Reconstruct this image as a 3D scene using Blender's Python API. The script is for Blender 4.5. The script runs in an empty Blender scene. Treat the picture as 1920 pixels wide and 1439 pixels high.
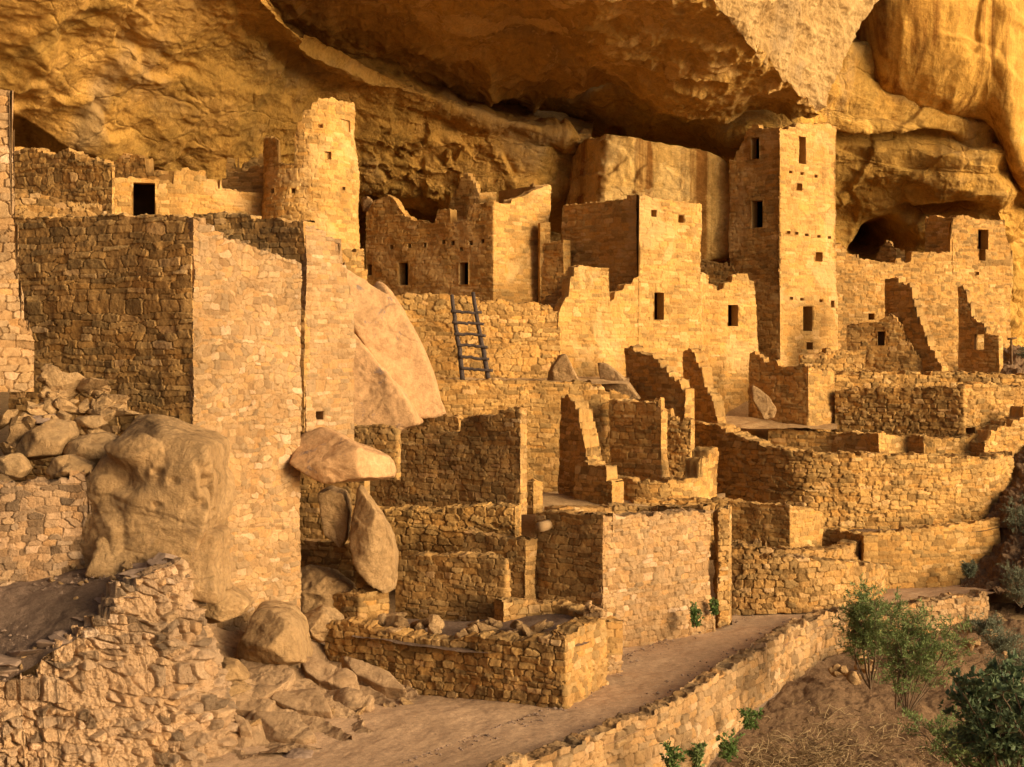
import bpy, bmesh, math, random
import numpy as np
from mathutils import Vector

# ------------------------------------------------------------------ camera, light
F, CU, HV, ZC = 2600.0, 960.0, 660.0, 7.0          # focal length in photo pixels, horizon row, eye height
scn = bpy.context.scene
COL = scn.collection
cam = bpy.data.cameras.new('camera'); cam_o = bpy.data.objects.new('camera', cam); COL.objects.link(cam_o)
cam.sensor_width = 36; cam.lens = 36 * F / 1920; cam.shift_y = -(719.5 - HV) / 1920
cam.clip_end = 2000; cam_o.location = (0, 0, ZC); cam_o.rotation_euler = (math.radians(90), 0, 0)
scn.camera = cam_o

SUN_AZ, SUN_EL = 60.0, 13.0                         # degrees to the right of straight behind the camera; elevation
w = bpy.data.worlds.new('World'); scn.world = w; w.use_nodes = True
nt = w.node_tree; bg = nt.nodes['Background']
sky = nt.nodes.new('ShaderNodeTexSky'); sky.sky_type = 'NISHITA'; sky.sun_disc = False
sky.sun_elevation = math.radians(SUN_EL); sky.air_density = 0.35; sky.dust_density = 10.0; sky.ozone_density = 0.1
Lx, Ly = math.sin(math.radians(SUN_AZ)), -math.cos(math.radians(SUN_AZ))
sky.sun_rotation = math.atan2(Lx, Ly)
nt.links.new(sky.outputs[0], bg.inputs[0]); bg.inputs[1].default_value = 0.15
sun = bpy.data.lights.new('sun', 'SUN'); sun_o = bpy.data.objects.new('sun', sun); COL.objects.link(sun_o)
sun.energy = 4.4; sun.angle = math.radians(36); sun.color = (1.0, 0.77, 0.48)
Lz = math.tan(math.radians(SUN_EL))
sun_o.rotation_euler = Vector((Lx, Ly, Lz)).to_track_quat('Z', 'Y').to_euler()
sun_o.location = (40, -10, 40)
vs = scn.view_settings; vs.view_transform = 'Standard'; vs.look = 'None'; vs.gamma = 1; vs.exposure = 0.33
scn.cycles.diffuse_bounces = 6; scn.cycles.max_bounces = 8

# ------------------------------------------------------------------ numpy tools
def W(u, v, d):
    return np.array([(u - CU) / F * d, d, ZC - (v - HV) / F * d])
def zat(v, d): return ZC - (v - HV) / F * d
def hsh(a, b, c, seed):
    h = (a.astype(np.int64) * 374761393 + b.astype(np.int64) * 668265263 + c.astype(np.int64) * 2147483647 + seed * 1274126177) & 0xffffffff
    h = ((h ^ (h >> 13)) * 1274126177) & 0xffffffff
    h = ((h ^ (h >> 16)) * 2246822519) & 0xffffffff
    return ((h ^ (h >> 15)) & 0xffffff) / float(0xffffff)
def vnoise(P, seed=0):
    P = np.asarray(P, float); I = np.floor(P).astype(np.int64); f = P - I; f = f * f * f * (f * (f * 6 - 15) + 10)
    r = 0
    for i in (0, 1):
        for j in (0, 1):
            for k in (0, 1):
                wt = (f[..., 0] if i else 1 - f[..., 0]) * (f[..., 1] if j else 1 - f[..., 1]) * (f[..., 2] if k else 1 - f[..., 2])
                r = r + wt * hsh(I[..., 0] + i, I[..., 1] + j, I[..., 2] + k, seed)
    return r * 2 - 1
def fbm(P, o=4, seed=0, gain=.5, ridged=False):
    P = np.asarray(P, float); a, r = 1.0, 0
    for i in range(o):
        n = vnoise(P + i * 17.3, seed + i)
        r = r + a * ((1 - 2 * np.abs(n)) if ridged else n); P = P * 2.03; a *= gain
    return r
def P3(x, y, z=0): return np.stack(np.broadcast_arrays(np.asarray(x, float), y, z), -1)
def sstep(a, b, x): t = np.clip((x - a) / (b - a), 0, 1); return t * t * (3 - 2 * t)

def stones(u, v, sx, sy, jx, jy, seed, p=3.5, warp=.25):
    """irregular stone cells on a wall face: returns edge distance, random ids, local tilt"""
    q = P3(u / sx * .6, v / sy * .35, seed * 1.7)
    u = u + warp * sx * vnoise(q, seed); v = v + warp * 1.3 * sy * vnoise(q + 31.1, seed + 5)
    v = v + .55 * sy * vnoise(P3(v / sy * .41, 0 * v, seed), seed + 9)
    j0 = np.floor(v / sy)
    F1 = np.full(u.shape, 9e9); F2 = F1.copy(); R1 = np.zeros_like(F1); R2 = R1.copy(); T = R1.copy()
    for dj in (-1, 0, 1):
        j = j0 + dj; off = hsh(j, j * 0, j * 0, seed + 3) * sx; rw = .75 + .6 * hsh(j, j * 0 + 7, j * 0, seed + 3)
        i0 = np.floor((u - off) / (sx * rw))
        for di in (-1, 0, 1):
            i = i0 + di
            h1, h2, h3, h4 = (hsh(i, j, i * 0 + k, seed) for k in (1, 2, 3, 4))
            px = (i + .5 + jx * (h1 - .5)) * sx * rw + off; py = (j + .5 + jy * (h2 - .5)) * sy
            wt = .72 + .56 * h3
            du, dv = (u - px) / (sx * rw * wt), (v - py) / (sy * (.8 + .4 * h4))
            D = (np.abs(du) ** p + np.abs(dv) ** p) ** (1 / p)
            m = D < F1
            F2 = np.where(m, F1, np.minimum(F2, D)); F1 = np.where(m, D, F1)
            R1 = np.where(m, hsh(i, j, i * 0 + 11, seed), R1); R2 = np.where(m, hsh(i, j, i * 0 + 12, seed), R2)
            T = np.where(m, du * (h1 - .5) + dv * (h4 - .5), T)
    return F2 - F1, R1, R2, T

# style: stone width, height, jitter x, y, relief, metric power, mortar width, warp
STY = dict(co=(.31, .12, .45, .3, .026, 7, .06, .25), fine=(.36, .125, .4, .25, .026, 7, .06, .18),
           ru=(.29, .14, .6, .5, .038, 6, .07, .35), big=(.44, .145, .6, .4, .034, 7, .06, .28),
           plas=(.38, .135, .5, .3, .022, 6, .06, .3), pale=(.19, .115, .7, .5, .028, 5, .07, .45),
           dry=(.31, .125, .5, .35, .046, 7, .07, .28), chunk=(.30, .21, .95, .9, .13, 5, .15, .45))

def link(o): COL.objects.link(o); return o
def mk(name, V, faces, mat, origin=None, parent=None, st=None, smooth=True):
    V = np.asarray(V, float)
    if origin is None: origin = np.array([V[:, 0].mean(), V[:, 1].mean(), V[:, 2].min()])
    origin = np.asarray(origin, float)
    me = bpy.data.meshes.new(name); Vl = (V - origin).astype(np.float32)
    me.vertices.add(len(Vl)); me.vertices.foreach_set('co', Vl.ravel())
    faces = [np.asarray(f, np.int32) for f in faces if len(f)]
    nl = sum(f.size for f in faces); npoly = sum(len(f) for f in faces)
    me.loops.add(nl); me.loops.foreach_set('vertex_index', np.concatenate([f.ravel() for f in faces]))
    tot = np.concatenate([np.full(len(f), f.shape[1], np.int32) for f in faces])
    me.polygons.add(npoly); me.polygons.foreach_set('loop_start', np.concatenate([[0], np.cumsum(tot)[:-1]]).astype(np.int32))
    me.polygons.foreach_set('loop_total', tot)
    me.polygons.foreach_set('use_smooth', np.full(npoly, smooth))
    if st is not None:
        a = me.attributes.new('st', 'FLOAT_COLOR', 'POINT')
        c = np.ones((len(Vl), 4), np.float32); c[:, :3] = st; a.data.foreach_set('color', c.ravel())
    me.update(calc_edges=True); me.validate()
    me.materials.append(mat)
    o = link(bpy.data.objects.new(name, me))
    if parent is not None:
        o.parent = parent; o.location = Vector(origin) - parent.location
    else: o.location = Vector(origin)
    return o
def tag(o, label, cat, group=None, kind=None):
    if label: o['label'] = label
    if cat: o['category'] = cat
    if group: o['group'] = group
    if kind: o['kind'] = kind
    return o
def structure(o): o['kind'] = 'structure'; return o
def empty(name, loc):
    o = link(bpy.data.objects.new(name, None)); o.location = Vector(loc); o.empty_display_size = .3; return o

# ------------------------------------------------------------------ materials
def newmat(name):
    m = bpy.data.materials.new(name); m.use_nodes = True; t = m.node_tree
    b = t.nodes['Principled BSDF']; b.inputs['Roughness'].default_value = .93; b.inputs['Specular IOR Level'].default_value = .15
    return m, t, b
def nd(t, typ, **kw):
    n = t.nodes.new(typ)
    for k, v in kw.items():
        if k.startswith('_'): setattr(n, k[1:], v)
        else:
            i = n.inputs[int(k[1:])] if k[0] == 'i' and k[1:].isdigit() else n.inputs[k]
            if hasattr(v, 'is_output'): t.links.new(v, i)
            else: i.default_value = v
    return n
def ramp(t, fac, stops):
    n = t.nodes.new('ShaderNodeValToRGB'); t.links.new(fac, n.inputs[0]); e = n.color_ramp.elements
    while len(e) < len(stops): e.new(.5)
    for q, (p, c) in zip(e, stops):
        q.position = p; q.color = (c, c, c, 1) if not hasattr(c, '__len__') else (*c, 1)
    return n.outputs[0]
def mix(t, a, b, fac, mode='MIX'):
    n = t.nodes.new('ShaderNodeMix'); n.data_type = 'RGBA'; n.blend_type = mode
    for i, v in ((0, fac), (6, a), (7, b)):
        if hasattr(v, 'is_output'): t.links.new(v, n.inputs[i])
        else: n.inputs[i].default_value = (*v, 1) if hasattr(v, '__len__') else v
    return n.outputs[2]
def noise(t, co, scale, detail=4, rough=.55, dist=0):
    return nd(t, 'ShaderNodeTexNoise', Vector=co, Scale=scale, Detail=detail, Roughness=rough, Distortion=dist).outputs[0]
def mapped(t, co, sc):
    return nd(t, 'ShaderNodeMapping', Vector=co, Scale=sc).outputs[0]
def geo(t): return t.nodes.new('ShaderNodeNewGeometry').outputs['Position']
def bump(t, b, h, strength, dist, prev=None):
    n = nd(t, 'ShaderNodeBump', Height=h, Strength=strength, Distance=dist)
    if prev: t.links.new(prev, n.inputs['Normal'])
    t.links.new(n.outputs[0], b.inputs['Normal']); return n.outputs[0]
def sc3(c, k): return tuple(x * k for x in c)

def mat_masonry(name, base, mortar, var=.35, pale=.12, bs=.5, plaster=0):
    m, t, b = newmat(name); co = geo(t)
    at = nd(t, 'ShaderNodeAttribute', _attribute_name='st'); sp = t.nodes.new('ShaderNodeSeparateColor'); t.links.new(at.outputs['Color'], sp.inputs[0])
    hi = tuple(min(.8, x * 1.22 + pale * .25) for x in base)
    c = ramp(t, sp.outputs[0], [(0, sc3(base, 1 - var * 1.3)), (.25, sc3(base, 1 - var * .5)), (.5, base), (.75, (base[0] * 1.08, base[1] * 1.02, base[2] * .88)),
                                (.90, sc3(base, 1.10)), (1, hi)])
    r2 = ramp(t, sp.outputs[2], [(0, (1, .93, .82)), (.5, (1, 1, 1)), (1, (1.0, 1.05, 1.12))])
    c = mix(t, c, r2, 1.0, 'MULTIPLY')
    c = mix(t, c, mortar, sp.outputs[1])
    n1 = ramp(t, noise(t, co, .55, 5, .6, .6), [(.28, .72), (.5, 1), (.72, 1.18)])
    c = mix(t, c, n1, 1.0, 'MULTIPLY')
    st = ramp(t, noise(t, mapped(t, co, (1.6, 1.6, .35)), 1.0, 5, .65), [(.52, (1, 1, 1)), (.72, (.80, .72, .62))])
    c = mix(t, c, st, .8, 'MULTIPLY')
    n2 = ramp(t, noise(t, co, 14, 8, .75), [(.2, .62), (.5, 1), (.8, 1.28)])
    c = mix(t, c, n2, 1.0, 'MULTIPLY')
    if plaster:
        pf = ramp(t, noise(t, co, .42, 6, .6, .5), [(.55, 0.), (.60, 1.)])
        c = mix(t, c, (.56, .35, .135), nd(t, 'ShaderNodeMath', _operation='MULTIPLY', i0=pf, i1=plaster).outputs[0])
    t.links.new(c, b.inputs['Base Color'])
    p = bump(t, b, noise(t, co, 9, 6, .72), bs, .05)
    bump(t, b, noise(t, co, 45, 3, .6), bs * .7, .012, p)
    return m
def mat_rock(name, cols, scale=.25, streak=0, dark=.5, bs=.7, crack=.5, lich=0, spall=0, grey=0):
    m, t, b = newmat(name); co = geo(t)
    n = noise(t, co, scale, 8, .62, 1.2)
    c = ramp(t, n, [(.25, cols[0]), (.42, cols[1]), (.56, cols[2]), (.75, cols[3])])
    f = ramp(t, noise(t, co, scale * 9, 7, .68, .4), [(.22, .62), (.5, 1), (.78, 1.25)])
    c = mix(t, c, f, 1.0, 'MULTIPLY')
    f = ramp(t, noise(t, co, 11, 6, .7), [(.25, .72), (.5, 1), (.8, 1.2)])
    c = mix(t, c, f, 1.0, 'MULTIPLY')
    if streak:
        s = noise(t, mapped(t, co, (.95, .5, .03)), 1.0, 6, .62, .5)
        c = mix(t, c, ramp(t, s, [(.40, (.42, .30, .20)), (.50, (1, 1, 1)), (.60, (1, 1, 1)), (.70, (1.35, 1.4, 1.55))]), streak, 'MULTIPLY')
    v = ramp(t, noise(t, co, scale * 3.1, 8, .7, 1.5), [(.56, (1, 1, 1)), (.70, (.50, .40, .28))])
    c = mix(t, c, v, dark, 'MULTIPLY')
    if spall:
        sm = ramp(t, noise(t, mapped(t, co, (1, 1, 1.3)), scale * 1.25, 12, .66, .8), [(.535, 0.), (.555, 1.)])
        c = mix(t, c, mix(t, cols[3], f, 1., 'MULTIPLY'), nd(t, 'ShaderNodeMath', _operation='MULTIPLY', i0=sm, i1=spall).outputs[0])
    if grey:
        gm = ramp(t, noise(t, nd(t, 'ShaderNodeVectorMath', _operation='ADD', i0=co, i1=(31., 7., 5.)).outputs[0], scale * .8, 8, .6, .6), [(.54, 0.), (.66, 1.)])
        c = mix(t, c, (.27, .19, .10), nd(t, 'ShaderNodeMath', _operation='MULTIPLY', i0=gm, i1=grey).outputs[0])
    if lich:
        g = ramp(t, noise(t, co, 2.2, 6, .7, .3), [(.60, 0.), (.68, 1.)])
        c = mix(t, c, (.16, .12, .10), nd(t, 'ShaderNodeMath', _operation='MULTIPLY', i0=g, i1=lich).outputs[0])
    t.links.new(c, b.inputs['Base Color'])
    p = bump(t, b, noise(t, co, 1.7, 10, .7, .3), bs, .22)
    p = bump(t, b, noise(t, co, 12, 7, .7), bs * .8, .04, p)
    if spall: p = bump(t, b, sm, .5, .12, p)
    if crack:
        vo = nd(t, 'ShaderNodeTexVoronoi', Vector=mapped(t, nd(t, 'ShaderNodeVectorMath', _operation='ADD', i0=co,
                i1=nd(t, 'ShaderNodeTexNoise', Vector=co, Scale=.7, Detail=4.).outputs['Color']).outputs[0], (.5, .5, .9)), Scale=.7, _feature='DISTANCE_TO_EDGE')
        bump(t, b, ramp(t, vo.outputs['Distance'], [(0, 0.), (.035, 1.)]), crack, .12, p)
    return m
def mat_dirt(name, a, bcol, bs=.5):
    m, t, b = newmat(name); co = geo(t)
    c = ramp(t, noise(t, co, .6, 8, .65, .6), [(.3, a), (.7, bcol)])
    c = mix(t, c, ramp(t, noise(t, co, 9, 7, .75), [(.25, .62), (.5, 1), (.75, 1.3)]), 1., 'MULTIPLY')
    c = mix(t, c, ramp(t, noise(t, co, 40, 3, .7), [(.3, .75), (.5, 1), (.7, 1.2)]), 1., 'MULTIPLY')
    t.links.new(c, b.inputs['Base Color'])
    p = bump(t, b, noise(t, co, 6, 8, .75), bs, .10)
    bump(t, b, noise(t, co, 30, 5, .7), bs, .03, p)
    return m
def mat_plain(name, a, c2, scale=6, stretch=(1, 1, 1), rough=.9, bs=.3):
    m, t, b = newmat(name); co = geo(t)
    c = ramp(t, noise(t, mapped(t, co, stretch), scale, 6, .65), [(.3, a), (.7, c2)])
    t.links.new(c, b.inputs['Base Color']); b.inputs['Roughness'].default_value = rough
    bump(t, b, noise(t, mapped(t, co, stretch), scale * 3, 4), bs, .02); return m
def mat_leaf(name, a, c2, trans=.25):
    m, t, b = newmat(name); co = geo(t)
    at = nd(t, 'ShaderNodeAttribute', _attribute_name='st'); sp = t.nodes.new('ShaderNodeSeparateColor'); t.links.new(at.outputs['Color'], sp.inputs[0])
    c = ramp(t, sp.outputs[0], [(0, a), (1, c2)]); t.links.new(c, b.inputs['Base Color'])
    b.inputs['Roughness'].default_value = .55
    tr = nd(t, 'ShaderNodeBsdfTranslucent', Color=c); ms = nd(t, 'ShaderNodeMixShader', i0=trans)
    t.links.new(b.outputs[0], ms.inputs[1]); t.links.new(tr.outputs[0], ms.inputs[2])
    t.links.new(ms.outputs[0], t.nodes['Material Output'].inputs[0]); return m

OR = (.41, .228, .066)                                 # deep warm sandstone of the upper rows
M_or = mat_masonry('warm_masonry', OR, (.31, .175, .055))
M_plas = mat_masonry('plastered_masonry', (.44, .246, .070), (.38, .208, .056), var=.26, plaster=.45)
M_tan = mat_masonry('tan_masonry', (.35, .198, .064), (.25, .14, .042))
M_pale = mat_masonry('pale_masonry', (.335, .20, .085), (.29, .17, .07), var=.22, pale=.2)
M_path_wall = mat_masonry('path_wall_masonry', (.325, .195, .083), (.13, .078, .034), var=.34)
M_chunk = mat_masonry('rubble_masonry', (.335, .208, .105), (.37, .232, .115), var=.5, bs=1.)
M_in = mat_plain('shade_dark_plaster', (.07, .04, .016), (.13, .075, .03), 3)  # room and recess faces darkened: the openings' shade is put into the colour
M_cliff = mat_rock('ochre_cliff', [(.20, .11, .026), (.36, .20, .042), (.46, .245, .050), (.54, .30, .075)], .22, 0, .85, .9, .45, 0, .55, .5)
M_ceil = mat_rock('brown_ceiling', [(.27, .145, .034), (.45, .245, .055), (.54, .30, .068), (.68, .41, .13)], .26, 0, .8, .9, .3, 0, .75, .3)
M_facet = mat_rock('pitted_overhang', [(.28, .16, .05), (.40, .24, .08), (.48, .30, .11), (.54, .35, .13)], .4, 0, .65, 1., .2, 0, .4, .5)
M_right = mat_rock('streaked_cliff', [(.34, .18, .035), (.48, .255, .048), (.58, .315, .06), (.64, .39, .11)], .28, .95, .35, .6, 0)
M_white = mat_rock('brightened_pale_streaked_rock', [(.42, .24, .06), (.56, .33, .09), (.64, .39, .115), (.70, .48, .19)], .35, 1., .35, .7, .2, 0, .3)  # base colour raised to stand in for sunlight the tower blocks; streaks its own
M_back = mat_rock('orange_cliff', [(.28, .15, .032), (.46, .26, .055), (.55, .295, .055), (.62, .36, .085)], .3, .25, .75, 1., .5, 0, .6, .35)
M_bould = mat_rock('sandstone_boulder', [(.23, .135, .05), (.33, .195, .078), (.38, .23, .095), (.42, .265, .12)], .6, 0, .45, .9, .4, .2)
M_pink = mat_rock('pinkish_sandstone', [(.36, .20, .08), (.42, .238, .10), (.45, .252, .106), (.46, .28, .13)], .5, 0, .12, .4, .2, .75)
M_bed = mat_rock('bedrock', [(.24, .145, .07), (.31, .19, .09), (.35, .218, .105), (.39, .25, .125)], .6, 0, .3, .6, .35)
M_path = mat_dirt('trodden_path', (.40, .25, .128), (.49, .31, .165), .22)
M_dirt = mat_dirt('dark_soil', (.15, .095, .056), (.26, .165, .10), 1.)
M_floor = mat_dirt('sandy_floor', (.36, .22, .09), (.44, .27, .115))
M_slope = mat_dirt('dry_slope', (.14, .08, .038), (.24, .14, .066), .9)
M_wood = mat_plain('weathered_wood', (.035, .024, .018), (.085, .06, .045), 5, (6, 6, 1))
M_dirtstone = mat_plain('brown_gravel', (.17, .11, .065), (.33, .22, .14), 7)
M_tanlog = mat_plain('sun_bleached_log', (.22, .13, .055), (.32, .20, .09), 5)
M_oldwood = mat_plain('old_beam_wood', (.10, .055, .022), (.20, .11, .045), 6)

# ------------------------------------------------------------------ masonry walls
def solve(u0, d0, u1, ang, sgn):
    a = math.radians(ang); dx, dy = math.cos(a) * sgn, math.sin(a) * sgn
    x0, k = (u0 - CU) / F * d0, (u1 - CU) / F
    t = (k * d0 - x0) / (dx - k * dy)
    return d0 + t * dy
def path_xy(path):
    us = [p[0] for p in path]; ds = [p[1] for p in path]
    ia = [i for i, d in enumerate(ds) if not isinstance(d, str)]
    for i in range(ia[0] - 1, -1, -1): ds[i] = solve(us[i + 1], ds[i + 1], us[i], float(ds[i]), -1)
    for i in range(len(ds)):
        if isinstance(ds[i], str): ds[i] = solve(us[i - 1], ds[i - 1], us[i], float(ds[i]), 1)
    return np.array([[(u - CU) / F * d, d] for u, d in zip(us, ds)])
def catmull(P, n=14):
    P = np.asarray(P, float); Q = np.vstack([2 * P[0] - P[1], P, 2 * P[-1] - P[-2]]); out = []
    for i in range(1, len(Q) - 2):
        for k in range(n):
            t = k / n; p0, p1, p2, p3 = Q[i - 1], Q[i], Q[i + 1], Q[i + 2]
            out.append(.5 * ((2 * p1) + (p2 - p0) * t + (2 * p0 - 5 * p1 + 4 * p2 - p3) * t * t + (3 * p1 - p0 - 3 * p2 + p3) * t ** 3))
    out.append(P[-1]); return np.array(out)

class Acc:
    def __init__(s): s.V, s.S, s.Q, s.n = [], [], [], 0
    def grid(s, V, S, mask=None):
        a, b = V.shape[:2]; idx = np.arange(a * b).reshape(a, b) + s.n
        q = np.stack([idx[:-1, :-1], idx[1:, :-1], idx[1:, 1:], idx[:-1, 1:]], -1)
        q = q[mask] if mask is not None else q.reshape(-1, 4)
        s.V.append(V.reshape(-1, 3)); s.S.append(S.reshape(-1, 3)); s.Q.append(q); s.n += a * b
    def build(s, name, mat, **k): return mk(name, np.concatenate(s.V), [np.concatenate(s.Q)], mat, st=np.concatenate(s.S), **k)

_seed = [100]
def masonry(name, path, top, bot, thick=.4, style='co', mat=None, openings=(), head=(), tail=(), batter=0., jag=.05,
            smooth=False, parent=None, caps=(1, 1), res=1.35, scale=1.0, origin=None, lean=0., topref=False, ztail=None):
    """a stone wall following a plan path; top and bottom profiles are given along it"""
    _seed[0] += 7; seed = _seed[0]; rng = np.random.RandomState(seed)
    mat = mat or M_or
    sx, sy, jx, jy, rel, pw, mw, wp = STY[style]; sx *= scale; sy *= scale; rel *= scale
    vis = path_xy(path)
    if smooth: vis = catmull(vis)
    h = np.array(head, float).reshape(-1, 2); tl = np.array(tail, float).reshape(-1, 2)
    h = vis[0] + h; tl = vis[-1] + tl
    PTS = np.vstack([h[::-1], vis, tl]); nh = len(h)
    sl = np.concatenate([[0], np.cumsum(np.linalg.norm(np.diff(PTS, axis=0), axis=1))])
    s0, s1 = sl[nh], sl[nh + len(vis) - 1]
    px = vis[:, 1].mean() / 1387. / res
    # columns
    cols = []
    for i in range(len(PTS) - 1):
        hid = i < nh or i >= nh + len(vis) - 1
        n = max(1, int(math.ceil((sl[i + 1] - sl[i]) / (px * (6 if hid else 1)))))
        cols.append(np.linspace(sl[i], sl[i + 1], n + 1)[:-1])
    s = np.concatenate(cols + [[sl[-1]]])
    xy = lambda q: np.stack([np.interp(q, sl, PTS[:, 0]), np.interp(q, sl, PTS[:, 1])], -1)
    # u -> s on the visible path
    sv = np.linspace(s0, s1, 1500); xv = xy(sv); uv = CU + F * xv[:, 0] / xv[:, 1]
    u2s = lambda u: float(np.interp(u, np.maximum.accumulate(uv) + np.arange(1500) * 1e-9, sv))
    ops = []
    for o in openings:
        a, b_ = u2s(o[0]), u2s(o[1]); dm = float(xy((a + b_) / 2)[1])
        ops.append((a, b_, zat(o[3], dm), zat(o[2], dm), o[4] if len(o) > 4 else {}))
    edges = [e for o in ops for e in (o[0], o[1])]
    for e in edges: s = s[np.abs(s - e) > px * .55]
    s = np.unique(np.concatenate([s, edges])) if edges else s
    XY = xy(s); u = CU + F * XY[:, 0] / XY[:, 1]
    def prof(pr, jg):
        sc_ = np.clip(s, s0, s1); Xc = xy(sc_); uc = CU + F * Xc[:, 0] / Xc[:, 1]
        if isinstance(pr, (int, float)): return np.full(len(s), float(pr))
        pu = np.array([p[0] for p in pr], float) + np.arange(len(pr)) * 1e-4; pv = np.array([p[1] for p in pr], float)
        return ZC - (np.interp(uc, pu, pv) - HV) / F * Xc[:, 1]
    zt = prof(top, 0); zb = prof(bot, 0)
    blk = sx * .75; kb = np.floor(s / blk); zq = np.interp((kb + .5) * blk, s, zt); slope = np.abs(np.interp((kb + 1) * blk, s, zt) - np.interp(kb * blk, s, zt)) / blk
    vis_m = (s >= s0 - 1e-6) & (s <= s1 + 1e-6)
    ch = sy * 1.15; zs = np.interp(s + .10 * vnoise(P3(np.floor(zt / ch) * 3.7, seed, 0), 6), s, zt); kz = np.floor(zs / ch + .5)
    zt = np.where((slope > .3) & vis_m & (jag > .016), kz * ch + .05 * (hsh(kz, kz * 0, kz * 0 + 9, seed) - .5), zt)
    if ztail is not None:
        zt = np.where(s > s1, np.interp(s, [s1, s1 + (sl[-1] - s1) * .35, sl[-1]], [zt[np.searchsorted(s, s1) - 1], ztail, ztail]), zt)
    if jag:
        k = np.floor((s + .12 * vnoise(P3(s * 2, seed, 0), 3)) / (sx * .85)).astype(int)
        zt = zt + jag * (hsh(k, k * 0, k * 0, seed) * 2 - 1.0) * 1.2 - jag * 1.6 * (hsh(k, k * 0 + 3, k * 0, seed) > .88) + .02 * vnoise(P3(s * 9, seed, 1), 4)
    zt = np.maximum(zt, zb + .03)
    # normals, mitred back line
    dm = np.gradient(XY, axis=0) if len(s) > 2 else np.repeat(XY[1:] - XY[:1], 2, 0)
    dseg = np.diff(XY, axis=0); dseg /= np.linalg.norm(dseg, axis=1)[:, None] + 1e-12
    t_ = np.vstack([dseg[:1], dseg[:-1] + dseg[1:], dseg[-1:]]) if len(s) > 2 else np.vstack([dseg, dseg])
    t_ /= np.linalg.norm(t_, axis=1)[:, None] + 1e-12
    nrm = np.stack([t_[:, 1], -t_[:, 0]], -1)
    ns0 = np.vstack([dseg[:1], dseg]); cosm = np.clip(np.abs((ns0 * t_).sum(1)), .4, 1)
    back = XY - nrm * (thick / cosm)[:, None]
    if not smooth:
        for i in range(1, len(PTS) - 1):
            a = PTS[i] - PTS[i - 1]; b_ = PTS[i + 1] - PTS[i]; a /= np.linalg.norm(a); b_ /= np.linalg.norm(b_)
            cr = a[0] * b_[1] - a[1] * b_[0]
            if cr > .15:
                half = math.acos(np.clip(a @ b_, -1, 1)) / 2; ml = thick * math.tan(half)
                ic = int(np.argmin(np.abs(s - sl[i]))); back[np.abs(s - sl[i]) < ml] = back[ic]
    # rows
    zmin, zmax = zb.min(), zt.max(); lev = np.linspace(zmin, zmax, max(3, int((zmax - zmin) / px)))
    ze = [e for o in ops for e in (o[2], o[3])]
    for e in ze: lev = lev[np.abs(lev - e) > px * .55]
    lev = np.unique(np.concatenate([lev, ze])) if ze else lev
    Z = np.clip(lev[None, :], zb[:, None], zt[:, None])
    SS = np.repeat(s[:, None], len(lev), 1)
    e, r1, r2, tl_ = stones(SS, Z, sx, sy, jx, jy, seed, pw, wp)
    mort = 1 - sstep(mw * .25, mw, e)
    disp = rel * (sstep(0, mw * 1.5, e) - .6) + rel * (2.0 if style == 'chunk' else 1.6) * tl_ * (1 - mort) + rel * 1.1 * (r2 - .5) * (1 - mort)
    gn = .45 + .55 * sstep(-.5, .5, fbm(P3(SS * 2.2, Z * 2.2, seed), 2, seed + 8))
    disp -= (.006 + rel * .6) * gn * (1 - sstep(0, mw * .7, e))
    if style == 'chunk':
        sub_ = r2 < .24                                        # pockets of mortar packed with chips
        e2, q1, q2, t2 = stones(SS, Z, .11, .09, 1, 1, seed + 40, 3, .4)
        disp = np.where(sub_, -.03 + .05 * (q2 - .5) + .05 * t2 - .03 * (1 - sstep(0, .2, e2)), disp)
        mort = np.where(sub_, .8, mort); r1 = np.where(sub_, .4 + .3 * q1, r1)
        disp += .022 * fbm(P3(SS * 6, Z * 6, seed), 4, seed + 3, .6, True) - .02
    disp += .35 * rel * fbm(P3(SS * 7, Z * 7, seed), 4, seed, .6) + .075 * vnoise(P3(SS * .7, Z * .7, seed), seed + 2) + .03 * vnoise(P3(SS * 2.1, Z * 2.1, seed), seed + 6)
    for o in ops:
        near = (SS > o[0] - px * .2) & (SS < o[1] + px * .2) & (Z > o[2] - px * .2) & (Z < o[3] + px * .2); disp = np.where(near, 0, disp)
    zr = zt[:, None] if topref else zmin; off = disp - batter * np.minimum(Z - zr, 9)
    FX = XY[:, None, :] + nrm[:, None, :] * off[..., None]
    FX[..., 0] += lean * (Z - zmin)
    V = np.concatenate([FX, Z[..., None]], -1); S = np.stack([r1, mort, r2], -1)
    live = ~((Z[:-1, :-1] == Z[:-1, 1:]) & (Z[1:, :-1] == Z[1:, 1:]))
    sm, zm = (s[:-1] + s[1:]) / 2, (lev[:-1] + lev[1:]) / 2
    for o in ops: live &= ~((sm[:, None] > o[0]) & (sm[:, None] < o[1]) & (zm[None] > o[2]) & (zm[None] < o[3]))
    A = Acc(); A.grid(V, S, live)
    # top
    m = max(3, int(thick / px / 1.5)); tt = np.linspace(0, 1, m)[None, :, None]
    fr = V[:, -1, :]; bt = batter * (zt - zmin)
    bk = np.concatenate([back + nrm * 0 + nrm * 0, zt[:, None]], -1); bk[:, :2] -= nrm * bt[:, None] * .0; bk[:, 0] += lean * (zt - zmin)
    bk = bk + P3(rng.normal(0, .012, len(s)), 0, 0)
    T = fr[:, None] * (1 - tt) + bk[:, None] * tt
    T[:, 1:-1, 2] += .05 * fbm(T[:, 1:-1] * 4., 3, seed); T[:, 1:-1, :2] += .03 * fbm(T[:, 1:-1] * 6., 3, seed + 4)[..., None]; T[:, 1:-1, 2] += .0 * fbm(T[:, 1:-1] * 4., 3, seed) + .02 * (rng.rand(len(s), m - 2) - .5)
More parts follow.
